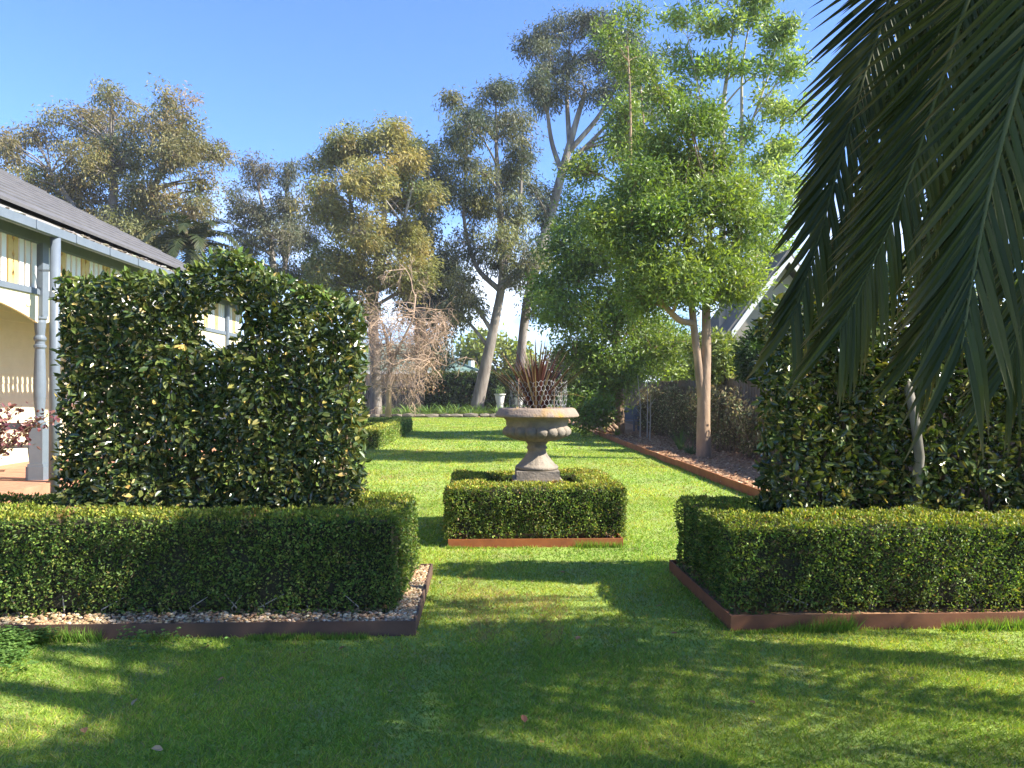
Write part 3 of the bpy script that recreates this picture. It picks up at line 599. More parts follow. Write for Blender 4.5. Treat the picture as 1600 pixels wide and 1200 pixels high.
dp = MB().tube([(GX+0.02, 11.75, 3.92), (GX+0.02, 11.75, 0.0)], 0.075, 14); dp.build('downpipe', M['blue'], house, smooth=True)
MB().box((HX+0.086, 11.90, 3.40), (GX-0.02, 11.93, 3.43)).build('pipe_bracket', M['blue'], house)
for i in range(1, 15):                                      # overlapping courses of the main roof
    u = 0.42+0.385*i; xa_ = GX-u; MB().add([(xa_, -4, slope(xa_, 0.142)), (xa_, GY-u, slope(xa_, 0.142)), (xa_-0.33, GY-u-0.33, slope(xa_-0.33, 0.142)), (xa_-0.33, -4, slope(xa_-0.33, 0.142)), (xa_, -4, slope(xa_, 0.166)), (xa_, GY-u, slope(xa_, 0.166))], [np.array([(0, 1, 5, 4), (4, 5, 2, 3)]), np.array([(1, 2, 5), (0, 4, 3)])]).build('roof_course', M['roof'], house)
for y in np.arange(4.5, 22, 1.1): MB().box((GX+0.101, y, 3.91), (GX+0.112, y+0.03, 4.035)).build('gutter_bracket', M['blue'], house)
# leaf litter on the verandah roof
lm = MB(); n = 700; y = 6+16*rng.random(n); u = 0.03+0.42*rng.random(n)**1.5; k = wob(np.stack([y, u*3, 0*y], -1), 2.0, 77) > -0.2; y, u = y[k], u[k]; n = len(y)
pebbles(lm, GX-u, y, slope(GX-u)+0.012, 0.02+0.035*rng.random(n), palette(n, [(0.16, 0.13, 0.09), (0.28, 0.25, 0.2), (0.1, 0.08, 0.06), (0.34, 0.31, 0.26)]), 0.45)
lm.build('leaf_litter', M['chip'], house, kind='stuff')

# verandah chairs
def chair(x, y, rz, label):
    t = thing('outdoor_chair', label, 'chair', (x, y, 0.15), 'verandah chairs'); t.rotation_euler.z = rz; O = (0, 0, 0)
    MB().box((-0.23, -0.22, 0.42), (0.23, 0.22, 0.45)).build('seat', M['steel'], t, off=O)
    a = np.linspace(-1.15, 1.15, 9); b_ = MB()
    pts = [(0.26*math.sin(u), 0.24*math.cos(u)*0.9, 0.66+0.06*math.cos(u)) for u in a]
    for i in range(8):
        (xa, ya, za), (xb, yb, zb_) = pts[i], pts[i+1]; b_.add([(xa, ya, za), (xb, yb, zb_), (xb, yb, zb_+0.12), (xa, ya, za+0.12), (xa*0.94, ya*0.94, za), (xb*0.94, yb*0.94, zb_), (xb*0.94, yb*0.94, zb_+0.12), (xa*0.94, ya*0.94, za+0.12)], [(0, 1, 2, 3), (5, 4, 7, 6), (3, 2, 6, 7), (1, 0, 4, 5)])
    b_.build('backrest', M['steel'], t, off=O)
    for sx_ in (-1, 1):
        for sy_ in (-1, 1):
            top_ = (sx_*0.21, sy_*0.20, 0.43 if sy_ < 0 else 0.70); MB().tube([(sx_*0.26, sy_*0.25, 0.0), (sx_*0.21, sy_*0.20, 0.43), top_] if sy_ > 0 else [(sx_*0.26, sy_*0.25, 0.0), top_], 0.014, 6).build('leg', M['steel'], t, off=O)
chair(-8.05, 13.48, 0.5, 'dark metal outdoor chair with open legs beside the verandah post')
chair(-8.35, 12.48, -1.9, 'dark metal outdoor chair facing away against the cream wall')
chair(-7.75, 15.28, 2.2, 'dark metal outdoor chair farther along the verandah by the window')

house.location.y += 0.28
# purple leaved shrub in front of the verandah
t = thing('purple_shrub', 'wispy purple leaved shrub in front of the verandah post', 'shrub', (-6.2, 9.2, 0)); st = MB(); lf = MB()
for i in range(10):
    q = P(-30+150*rng.random(), 628+62*rng.random(), 9.0+0.9*rng.random()); b0 = np.array([-6.2+rng.normal()*0.08, 9.2+rng.normal()*0.08, -0.02]); u = np.linspace(0, 1, 8)[:, None]
    pts = b0*(1-u)+q*u + np.array([0, 0, 0.32])*np.sin(u*math.pi)*0.8; st.tube(pts, np.linspace(0.012, 0.003, 8), 5)
    m_ = 46; s_ = 0.45+0.55*rng.random(m_); idx = np.clip((s_*7).astype(int), 0, 6); fr = (s_*7-idx)[:, None]
    pp = pts[idx]*(1-fr)+pts[idx+1]*fr + rnd(m_, 0.035)
    leaves(lf, pp, rnd(m_)+np.array([0, 0, 0.1]), rnd(m_)+np.array([0, 0, 0.6]), 0.045+0.03*rng.random(m_), 0.035+0.02*rng.random(m_), palette(m_, [(0.13, 0.035, 0.04), (0.19, 0.06, 0.06), (0.10, 0.03, 0.04), (0.25, 0.12, 0.10)]), T6)
st.build('stems', M['stem'], t, kind='stuff'); f = lf.build('foliage', M['flax'], t); f['kind'] = 'stuff'

# ------------------------------------------------------------------ trees
def bez(a, b, c, n=7):
    u = np.linspace(0, 1, n)[:, None]; return (1-u)**2*a + 2*u*(1-u)*b + u*u*c
def tree(name, label, d, base_px, trunks, clumps, bark, leafm, cols, w=None, n_leaf=26000, ll=0.26, lw=0.06, droop=(0.15, 0, -0.8), spread=0.7, sub=0.55, subn=60, depth=0.9, dz=1.0, seed=0, group=None, gz=0.0, twig=True, shell=0.35, limb=0.11, T=T4, jit=0.17):
    """trunks: polylines of photo pixels (px, py, extra depth, radius m); clumps: (px, py, rx, ry[, extra depth])"""
    global rng
    rng = np.random.default_rng(1000+seed)
    k = d/1200.0; b0 = P(base_px, 610, d); b0[2] = gz
    t = thing(name, label, 'tree', b0, group); wood = MB(); tp = []
    for tr in trunks:
        pts = np.array([P(a, b, d+e) for a, b, e, r in tr]); rad = np.array([r for *_, r in tr])
        # smooth the polyline
        m_ = len(pts); s_ = np.linspace(0, m_-1, (m_-1)*5+1); pts2 = np.stack([np.interp(s_, range(m_), pts[:, i]) for i in range(3)], -1); rad2 = np.interp(s_, range(m_), rad)
        for _ in range(3): pts2[1:-1] = 0.25*pts2[:-2]+0.5*pts2[1:-1]+0.25*pts2[2:]
        if pts2[0][2] < gz+0.6: pts2[0][2] = gz-0.15; rad2[0] *= 1.12
        wood.tube(pts2, rad2, 10); tp.append((pts2, rad2))
    allp = np.concatenate([a for a, _ in tp]); allr = np.concatenate([b for _, b in tp])
    parts_ = []
    for c in clumps:                                         # every clump breaks up into three uneven smaller ones
        e0 = c[4] if len(c) > 4 else rng.normal()*depth*min(c[2], c[3])*k*0.9
        for _ in range(3):
            q_ = 0.42+0.38*rng.random(); a_ = rng.random()*6.283; o_ = (1-q_)*(0.75+0.6*rng.random())
            parts_.append((c[0]+c[2]*o_*math.cos(a_), c[1]+c[3]*o_*math.sin(a_), c[2]*q_*1.1, c[3]*q_*1.04, e0+rng.normal()*0.55*min(c[2], c[3])*k))
    clumps = parts_
    vol = np.array([c[2]*c[3] for c in clumps], float); share = vol/vol.sum(); lf = MB()
    for c, sh in zip(clumps, share):
        px, py, rx, ry = c[:4]; e = c[4] if len(c) > 4 else rng.normal()*depth*min(rx, ry)*k*0.9
        cc = P(px, py, d+e); R3 = np.array([rx*k, (rx+ry)*0.5*k*dz, ry*k]); n = int(n_leaf*sh); ns = max(4, n//subn)
        # sub tufts towards the outside of the clump
        u = unit(rng.normal(size=(ns, 3))); rr_ = (shell+(1-shell)*rng.random(ns))**0.6*rng.lognormal(0, 0.10, ns); sc = cc + u*rr_[:, None]*R3
        sc = sc[sc[:, 2] > gz+0.25]; ns = len(sc)
        if ns == 0: continue
        # a limb from the trunk to the clump
        below = allp[:, 2] < cc[2]-0.25*ry*k; cand = np.where(below)[0]
        if len(cand):
            dist = np.linalg.norm(allp[cand]-cc, axis=1) + 0.5*np.abs(cc[2]-allp[cand][:, 2]-0.8*np.linalg.norm(allp[cand][:, :2]-cc[:2], axis=1)); j = cand[np.argmin(dist)]; a = allp[j]
            mid = (a+cc)/2 + np.array([0, 0, 0.12*np.linalg.norm(cc-a)]) + rnd(1, 0.05*np.linalg.norm(cc-a))[0]
            r0 = min(allr[j]*0.6, limb); wood.tube(bez(a, mid, cc), np.linspace(r0, r0*0.35, 7), 6)
            if twig:
                for q in sc[rng.random(ns) < min(1, 16/ns)]:
                    st_ = bez(a, mid, cc)[rng.integers(4, 7)]; wood.tube(bez(st_, (st_+q)/2+rnd(1, 0.1*np.linalg.norm(q-st_))[0], q, 4), np.linspace(r0*0.4, r0*0.14, 4), 4)
        pc = palette(1, cols, w, jit)[0]
        n = ns*subn; si = np.repeat(np.arange(ns), subn)
        subr = sub*(0.6+0.8*rng.random(ns)); off = np.clip(rng.normal(size=(n, 3)), -1.7, 1.7)*np.array([1, 1, 0.75])*subr[si][:, None]*0.6
        p = sc[si]+off; kz = p[:, 2] > gz+0.03; p, si, off = p[kz], si[kz], off[kz]; n = len(p)
        dd = unit(rnd(n, spread) + np.array(droop) + 0.5*unit(off)); nr = rnd(n) + np.array([0.2, 0, 0.5])
        subc = palette(ns, cols, w, jit)
        col = (0.45*pc + 0.55*subc[si])*(1+rng.normal(size=(n, 1))*0.2)
        leaves(lf, p, dd, nr, ll*(0.6+0.7*rng.random(n)), lw*(0.7+0.6*rng.random(n)), np.clip(col, 0.006, 0.6), T)
    wood.build('trunk', bark, t, smooth=True); f = lf.build('crown', leafm, t); f['kind'] = 'stuff'
    return t
GUM = [(0.173, 0.185, 0.065), (0.211, 0.211, 0.076), (0.122, 0.147, 0.060), (0.268, 0.223, 0.081), (0.256, 0.179, 0.086)]
GUMD = [(0.058, 0.084, 0.052), (0.079, 0.103, 0.060), (0.100, 0.117, 0.067), (0.137, 0.135, 0.071)]
GUMG = [(0.242, 0.246, 0.071), (0.297, 0.273, 0.081), (0.185, 0.205, 0.065), (0.369, 0.273, 0.092), (0.142, 0.178, 0.065)]
tree('gum_tree', 'broad spreading gum tree behind the dark house roof', 50, 165,
     [[(150, 640, 0, .55), (158, 450, 0, .45), (165, 380, 0, .36), (180, 300, 0, .26), (175, 230, 0, .15)], [(195, 640, 1, .5), (197, 430, 1, .4), (215, 330, 1, .25), (260, 260, 1, .15), (285, 190, 1, .08)], [(158, 420, 0, .3), (120, 330, -1, .2), (80, 270, -1, .1)]],
     [(40, 245, 50, 43), (75, 300, 60, 48), (112, 175, 43, 33), (150, 215, 55, 48), (200, 185, 48, 40), (215, 255, 62, 52), (150, 290, 62, 48), (95, 345, 62, 43), (200, 330, 62, 52), (265, 160, 38, 28), (282, 205, 45, 45), (258, 255, 48, 40), (308, 245, 40, 31), (338, 242, 21, 19), (270, 320, 52, 43), (308, 335, 36, 31), (12, 232, 40, 31), (165, 375, 66, 43), (245, 365, 55, 33), (20, 290, 40, 36), (230, 385, 48, 26), (60, 215, 34, 26), (180, 150, 30, 22), (235, 215, 40, 36), (130, 250, 44, 36), (235, 300, 46, 36), (180, 250, 44, 36), (55, 350, 44, 30), (320, 290, 28, 24)],
     M['gumbark'], M['euc'], GUM, None, 72000, 0.28, 0.075, (0.25, 0, -0.7), 0.6, 0.62, 70, seed=1, group='gum trees at the end of the garden')
tree('gum_tree', 'small brownish gum tree between the broad gum and the golden gum', 55, 430,
     [[(425, 640, 0, .4), (430, 480, 0, .3), (425, 380, 0, .2), (405, 300, 0, .08)], [(430, 470, 0, .2), (455, 380, 0, .15), (445, 290, 0, .06)]],
     [(395, 272, 32, 32), (440, 268, 26, 32), (375, 308, 22, 30), (450, 318, 30, 34), (402, 338, 38, 34), (432, 388, 42, 40), (468, 370, 26, 44), (388, 390, 28, 36), (440, 440, 42, 34), (375, 350, 20, 25), (470, 430, 30, 35), (410, 440, 30, 30)],
     M['gumbark'], M['euc'], [(0.126, 0.133, 0.080), (0.105, 0.127, 0.073), (0.179, 0.156, 0.098), (0.079, 0.099, 0.067)], None, 27000, 0.28, 0.07, (0.1, 0, -0.8), 0.6, 0.55, 60, seed=2, group='gum trees at the end of the garden')
tree('gum_tree', 'dark leaved ivy clad tree behind the golden gum', 52, 662,
     [[(660, 640, 0, .45), (657, 540, 0, .42), (655, 440, 0, .35), (662, 340, 0, .22), (670, 260, 0, .1)]],
     [(655, 238, 36, 30), (680, 268, 26, 40), (672, 330, 30, 40), (676, 420, 38, 40), (688, 465, 34, 36), (690, 505, 26, 30), (648, 470, 34, 36), (700, 420, 26, 30), (672, 545, 26, 26), (690, 560, 18, 16), (655, 380, 30, 40), (712, 478, 20, 22)],
     M['darkbark'], M['euc'], GUMD, [4, 3, 1, 0.4], 26000, 0.28, 0.10, (0, 0, -0.6), 0.8, 0.7, 60, seed=3, group='gum trees at the end of the garden')
tree('gum_tree', 'golden green windswept gum with pale trunk behind the bare shrub', 45, 590,
     [[(588, 645, 0, .34), (586, 560, 0, .31), (582, 490, 0, .28), (590, 410, 0, .22), (602, 330, 0, .15), (606, 260, 0, .07)], [(584, 480, 0, .2), (560, 400, .5, .15), (545, 300, .5, .08)], [(590, 420, 0, .16), (630, 350, -1, .1), (645, 290, -1, .06)]],
     [(545, 228, 46, 34), (600, 222, 44, 32), (510, 258, 30, 32), (640, 258, 38, 36), (560, 288, 50, 36), (622, 308, 46, 34), (664, 300, 26, 36), (520, 330, 42, 34), (580, 358, 48, 34), (640, 368, 42, 34), (530, 400, 38, 34), (610, 420, 46, 32), (658, 420, 28, 28), (560, 440, 38, 26), (500, 425, 28, 34), (500, 290, 22, 24), (515, 470, 38, 24), (560, 480, 30, 20), (480, 470, 26, 26), (635, 445, 26, 18)],
     M['gumbark'], M['euc'], GUMG, None, 60000, 0.28, 0.072, (0.45, 0, -0.6), 0.5, 0.52, 70, seed=4, group='gum trees at the end of the garden')
tree('gum_tree', 'leaning gum with smooth grey trunk beside the white pot', 47, 755,
     [[(744, 640, 0, .43), (756, 585, 0, .38), (770, 520, 0, .31), (783, 455, 0, .26), (788, 400, 0, .28), (780, 320, 0, .2), (775, 220, 0, .1)], [(783, 455, 0, .2), (742, 420, .5, .14), (722, 340, .5, .1), (730, 230, .5, .05)], [(770, 520, 0, .16), (745, 480, 0, .1), (725, 470, 0, .06)], [(765, 545, 0, .13), (735, 505, .3, .09), (715, 495, .3, .05)], [(786, 420, 0, .2), (812, 350, 0, .14), (815, 260, 0, .07)]],
     [(732, 190, 38, 36), (770, 150, 36, 28), (792, 200, 40, 38), (736, 258, 40, 34), (782, 268, 40, 38), (822, 248, 26, 38), (750, 318, 42, 34), (802, 330, 34, 36), (740, 378, 34, 26), (785, 378, 38, 26), (770, 412, 34, 22), (728, 440, 28, 32), (712, 488, 24, 24), (806, 440, 28, 32), (708, 215, 22, 26), (832, 400, 24, 40), (705, 160, 18, 14), (745, 470, 22, 20), (712, 300, 24, 26)],
     M['gumbark'], M['euc'], GUMD+GUMG[:2], [3, 4, 4, 2, 1.6, 1.0], 36000, 0.28, 0.07, (0.15, 0, -0.8), 0.55, 0.52, 60, seed=5, group='gum trees at the end of the garden')
tree('gum_tree', 'tallest gum with dense dark crown on forked cream limbs', 52, 813,
     [[(808, 640, 0, .36), (815, 540, 0, .32), (826, 450, 0, .31), (858, 345, 0, .34), (878, 270, 0, .30), (893, 215, 0, .24), (915, 140, 0, .14)], [(878, 270, 0, .2), (860, 220, .5, .15), (850, 120, .5, .08)], [(886, 240, 0, .2), (935, 185, -.5, .15), (965, 130, -.5, .08)], [(890, 225, 0, .2), (885, 150, 1, .13), (890, 70, 1, .06)], [(880, 265, 0, .2), (930, 215, .6, .13), (1000, 140, .6, .06)]],
     [(850, 60, 44, 28), (900, 38, 50, 24), (950, 42, 44, 24), (870, 100, 48, 34), (930, 92, 52, 34), (985, 66, 34, 34), (1000, 108, 34, 34), (836, 122, 30, 32), (860, 158, 34, 26), (905, 140, 34, 20), (962, 148, 40, 28), (1010, 158, 30, 34), (850, 318, 34, 42), (826, 290, 24, 34), (845, 395, 30, 40), (835, 470, 24, 30), (990, 210, 40, 30), (825, 80, 20, 20)],
     M['gumbark'], M['euc'], GUMD, [3, 4, 3, 2], 42000, 0.28, 0.072, (0.1, 0, -0.8), 0.6, 0.56, 65, seed=6, group='gum trees at the end of the garden')
GRN = [(0.149, 0.220, 0.041), (0.194, 0.265, 0.050), (0.110, 0.176, 0.038), (0.259, 0.315, 0.065), (0.077, 0.133, 0.032)]
tree('leafy_tree', 'bushy green tree with low hanging crown beside the grey garden bench', 27, 968,
     [[(969, 682, 0, .17), (969, 640, 0, .15), (966, 600, 0, .14), (962, 500, 0, .12), (968, 400, 0, .10), (985, 280, 0, .07), (985, 150, 0, .04), (980, 60, 0, .02)], [(964, 520, 0, .1), (1000, 430, 0, .07), (1015, 300, 0, .04), (1000, 120, 0, .02)], [(962, 540, 0, .09), (910, 470, 0, .06), (890, 380, 0, .03)], [(968, 610, 0, .07), (930, 570, -.5, .05), (900, 560, -.5, .03)]],
     [(930, 598, 42, 46, -.8), (898, 560, 42, 40), (960, 562, 46, 34, -.7), (888, 490, 46, 44), (948, 490, 54, 44), (1010, 520, 46, 38), (880, 420, 40, 40), (940, 400, 54, 44), (1000, 430, 46, 44), (900, 340, 42, 38), (958, 320, 50, 42), (922, 272, 36, 34), (980, 240, 38, 38), (970, 172, 32, 36), (986, 100, 28, 36), (962, 58, 26, 20), (1020, 280, 38, 34), (928, 640, 34, 22, -1.2), (866, 382, 26, 32), (912, 655, 26, 14, -1.0), (1015, 360, 40, 36), (985, 30, 22, 16), (1040, 540, 50, 34), (860, 470, 28, 40), (1000, 580, 40, 26), (895, 620, 26, 30, -1), (850, 440, 22, 30)],
     M['tanbark'], M['green'], GRN, None, 70000, 0.17, 0.055, (0, -0.1, -0.15), 0.8, 0.46, 55, seed=7, limb=0.05)
tree('leafy_tree', 'bright green tree with forked tan trunk in the mulch bed', 17.2, 1100,
     [[(1100, 722, 0, .175), (1099, 660, 0, .148), (1100, 605, 0, .14), (1104, 540, 0, .105), (1103, 480, 0, .095), (1108, 400, 0, .08), (1110, 300, 0, .04)], [(1097, 625, 0, .10), (1090, 560, -.08, .085), (1083, 500, -.1, .08), (1075, 420, -.1, .06), (1070, 300, -.1, .03)], [(1084, 505, -.1, .075), (1062, 502, -.3, .07), (1042, 482, -.4, .065), (1020, 450, -.5, .05), (990, 380, -.6, .03), (985, 300, -.6, .02)], [(1083, 480, 0, .05), (1068, 450, 0, .04), (1062, 400, 0, .02)]],
     [(1040, 420, 52, 46), (1100, 430, 52, 38), (1140, 390, 38, 44), (1060, 340, 52, 44), (1120, 322, 46, 44), (1018, 350, 40, 40), (1080, 260, 46, 38), (1040, 222, 38, 38), (1128, 250, 34, 34), (1000, 462, 36, 26), (1070, 460, 38, 18), (1125, 460, 34, 18), (1160, 342, 24, 30), (990, 400, 36, 40), (1050, 180, 30, 26), (1150, 440, 30, 30), (1010, 290, 40, 40), (960, 350, 40, 40), (1170, 410, 24, 30), (1150, 290, 30, 34), (1095, 190, 34, 34), (1030, 130, 30, 34)],
     M['tanbark'], M['green'], GRN, None, 60000, 0.13, 0.040, (0, -0.1, -0.1), 0.8, 0.34, 55, seed=8, limb=0.04)
tree('slender_tree', 'tall sparse light green tree rising above the forked tan trunk', 23, 1135,
     [[(1135, 668, 0, .16), (1132, 560, 0, .14), (1128, 440, 0, .11), (1130, 260, 0, .09), (1128, 170, 0, .07), (1145, 60, 0, .03), (1150, -40, 0, .015)], [(1132, 520, 0, .1), (1150, 400, 0, .085), (1160, 230, .3, .06), (1158, 110, .3, .035), (1175, 10, .3, .015)], [(1158, 235, .3, .05), (1190, 150, .3, .03), (1220, 60, .3, .015)], [(1150, 380, .1, .06), (1190, 270, .5, .04), (1225, 190, .5, .02)], [(1128, 300, 0, .05), (1100, 180, -.3, .03), (1075, 60, -.3, .015)], [(1150, 370, 0, .05), (1195, 355, .2, .035), (1228, 330, .2, .015)]],
     [(1060, 30, 30, 22), (1110, 40, 34, 26), (1170, 28, 38, 26), (1230, 50, 32, 32), (1090, 102, 30, 30), (1150, 100, 32, 26), (1215, 112, 36, 32), (1068, 160, 26, 28), (1200, 172, 32, 32), (1110, 190, 30, 26), (1225, 232, 26, 28), (1190, 262, 32, 32), (1232, 300, 22, 32), (1200, 340, 32, 32), (1212, 392, 24, 24), (1160, 205, 24, 24), (1190, -10, 40, 20), (1100, -20, 50, 20), (1240, 170, 18, 26), (1050, 90, 20, 22), (1175, 380, 26, 24)],
     M['palebark'], M['green'], [(0.195, 0.293, 0.078), (0.247, 0.345, 0.098), (0.143, 0.227, 0.065), (0.325, 0.390, 0.143)], None, 17000, 0.19, 0.060, (0, 0, 0.15), 0.9, 0.30, 26, seed=9, limb=0.035, shell=0.1)
# trees and shrubs beyond the boundary
tree('yellow_green_tree', 'yellow green tree beyond the green roofed house', 75, 790, [[(790, 640, 0, .3), (790, 560, 0, .2)]], [(750, 545, 30, 30), (790, 560, 34, 30), (775, 590, 40, 25), (735, 575, 26, 24), (815, 580, 30, 26)], M['darkbark'], M['green'], [(0.22, 0.26, 0.05), (0.27, 0.29, 0.06), (0.17, 0.22, 0.05)], None, 5000, 0.55, 0.3, (0, 0, -0.2), 0.8, 1.0, 40, seed=10)
for i, (bx, dd_, cl, cols, lab) in enumerate([
    (1040, 33, [(1010, 575, 46, 34), (1055, 560, 50, 36), (1090, 590, 40, 30)], [(0.19, 0.27, 0.045), (0.24, 0.30, 0.055), (0.14, 0.21, 0.04)], 'sunny yellow green shrub behind the paling fence left of the forked trunk'),
    (1135, 21, [(1122, 545, 26, 26), (1135, 565, 24, 26), (1110, 575, 26, 24), (1095, 555, 24, 24)], [(0.22, 0.27, 0.07), (0.17, 0.22, 0.06), (0.27, 0.29, 0.09)], 'pale green shrub behind the paling fence below the neighbouring gable'),
    (1185, 19, [(1178, 560, 22, 34), (1200, 575, 26, 34), (1190, 530, 16, 16)], [(0.05, 0.095, 0.025), (0.07, 0.12, 0.03), (0.04, 0.075, 0.02)], 'dark green shrub against the paling fence beside the palm fronds'),
    (1235, 21, [(1225, 568, 30, 24), (1262, 560, 34, 26), (1300, 562, 34, 24), (1350, 560, 40, 26), (1420, 560, 50, 28), (1500, 565, 50, 26)], [(0.05, 0.10, 0.03), (0.07, 0.12, 0.035), (0.04, 0.08, 0.025)], 'wide dark shrubbery behind the fence and the right camellia screen'),
    (880, 49, [(850, 575, 30, 30), (890, 590, 40, 30), (930, 580, 40, 36), (960, 590, 40, 34), (860, 610, 34, 24)], [(0.085, 0.10, 0.045), (0.12, 0.13, 0.06), (0.06, 0.08, 0.035)], 'grey green shrub at the end of the lawn behind the urn'),
    (40, 62, [(-40, 540, 120, 70), (120, 560, 120, 70), (300, 560, 120, 60), (480, 570, 100, 50)], [(0.06, 0.075, 0.035), (0.08, 0.09, 0.045)], 'dark shrubbery far behind the verandah house')]):
    tree('boundary_shrub', lab, dd_, bx, [[(bx, 640, 0, .12), (bx, 600, 0, .08)]], cl, M['darkbark'], M['green'], cols, None, 6500, 0.0062*dd_+0.03, 0.0028*dd_, (0, 0, -0.1), 0.9, 0.011*dd_, 45, seed=20+i, limb=0.04)
    
# autumn coloured shrub tops over the fence
tree('red_shrub', 'reddish shrub with yellow tips above the paling fence', 22, 1130, [[(1130, 640, 0, .05), (1130, 590, 0, .03)]], [(1140, 575, 20, 16), (1118, 588, 16, 8), (1160, 585, 12, 12)], M['stem'], M['dry'], [(0.26, 0.13, 0.09), (0.33, 0.20, 0.12), (0.36, 0.32, 0.06)], None, 1400, 0.13, 0.06, (0, 0, 0.2), 0.9, 0.2, 25, seed=31, limb=0.02)

# bare twiggy shrub
rng = np.random.default_rng(99)
b0 = P(608, 610, 43); b0[2] = 0
t = thing('bare_shrub', 'tangled leafless brown shrub in front of the pale gum trunk', 'shrub', b0); tk = MB(); tw = MB()
main = np.array([P(606, 650, 43), P(608, 600, 43), P(611, 565, 43), P(604, 530, 43.2), P(596, 500, 43.4)]); main[0][2] = -0.1
tk.tube(main, [.19, .15, .13, .09, .05], 8); m2 = np.array([P(611, 570, 43), P(625, 540, 42.6), P(645, 500, 42.4), P(650, 460, 42.4)]); tk.tube(m2, [.11, .08, .06, .03], 7)
m3 = np.array([P(610, 575, 43), P(635, 560, 42.4), P(668, 562, 42), P(690, 590, 41.8)]); tk.tube(m3, [.08, .06, .04, .02], 6)
def grow(a, dr, ln, r, lev):
    pts = [a]; k = 5
    for i in range(k):
        dr = unit(dr + rng.normal(size=3)*0.28 + np.array([0, 0, -0.07*lev])); pts.append(pts[-1]+dr*ln/k)
    if min(p[2] for p in pts) < 0.1: return
    tw.tube(pts, np.linspace(r, r*0.5, k+1), 3, cap=False)
    if lev < 3:
        for _ in range(4 if lev < 2 else 3):
            q = pts[rng.integers(2, k+1)]; grow(q, unit(dr+rng.normal(size=3)*0.8), ln*(0.55+0.25*rng.random()), r*0.62, lev+1)
for src, cnt in ((main[1:], 17), (m2, 18), (m3, 14)):
    for i in range(cnt):
        u = rng.random()*(len(src)-1); j = int(u); a = src[j]*(1-(u-j))+src[min(j+1, len(src)-1)]*(u-j); grow(a, unit(rng.normal(size=3)*np.array([1.1, 0.7, 0.8])+np.array([0.3, -0.1, 0.3])), 1.5+0.7*rng.random(), 0.035, 0)
tk.build('trunk', M['twig'], t, smooth=True); f = tw.build('twigs', M['twig'], t); f['kind'] = 'stuff'
lf = MB(); n = 1100; p = np.stack([P(595+100*rng.random(), 500+115*rng.random(), 42.2+1.5*rng.random()) for _ in range(n)]); leaves(lf, p, rnd(n)+np.array([0, 0, -0.5]), rnd(n), 0.13, 0.06, palette(n, [(0.30, 0.18, 0.09), (0.36, 0.25, 0.14), (0.22, 0.13, 0.08)]), T4)
f = lf.build('dry_leaves', M['dry'], t); f['kind'] = 'stuff'

# ------------------------------------------------------------------ palms
def leaflet_mesh(col, droop, tipdry):
    seg = 4; V = []; cs = []; p = np.zeros(3); th = 0.0
    for i in range(seg+1):
        u = i/seg; w = 0.5*(0.75+0.5*u if u < 0.4 else 0.95*(1-((u-0.4)/0.6)**1.8)+0.03); V += [(p[0], -w, p[2]+0.45*w*1.0*0.08), tuple(p), (p[0], w, p[2]+0.45*w*0.08)]
        c = np.array(col)*(1-tipdry*u**6) + np.array((0.22, 0.15, 0.08))*tipdry*u**6; cs += [c, c*1.15, c]
        p = p + np.array([math.cos(th), 0, -math.sin(th)])/seg; th += droop/seg
    V = np.array(V); q = []
    for i in range(seg): a = 3*i; q += [(a, a+1, a+4, a+3), (a+1, a+2, a+5, a+4)]
    return V, np.array(q), np.array(cs)
PALC = [(0.028, 0.041, 0.011), (0.037, 0.051, 0.014), (0.021, 0.033, 0.010), (0.048, 0.056, 0.017)]
LV = [leaflet_mesh(c, dr, td) for c in PALC for dr, td in ((0.25, 0.5), (0.55, 0.9), (0.1, 0.2))]
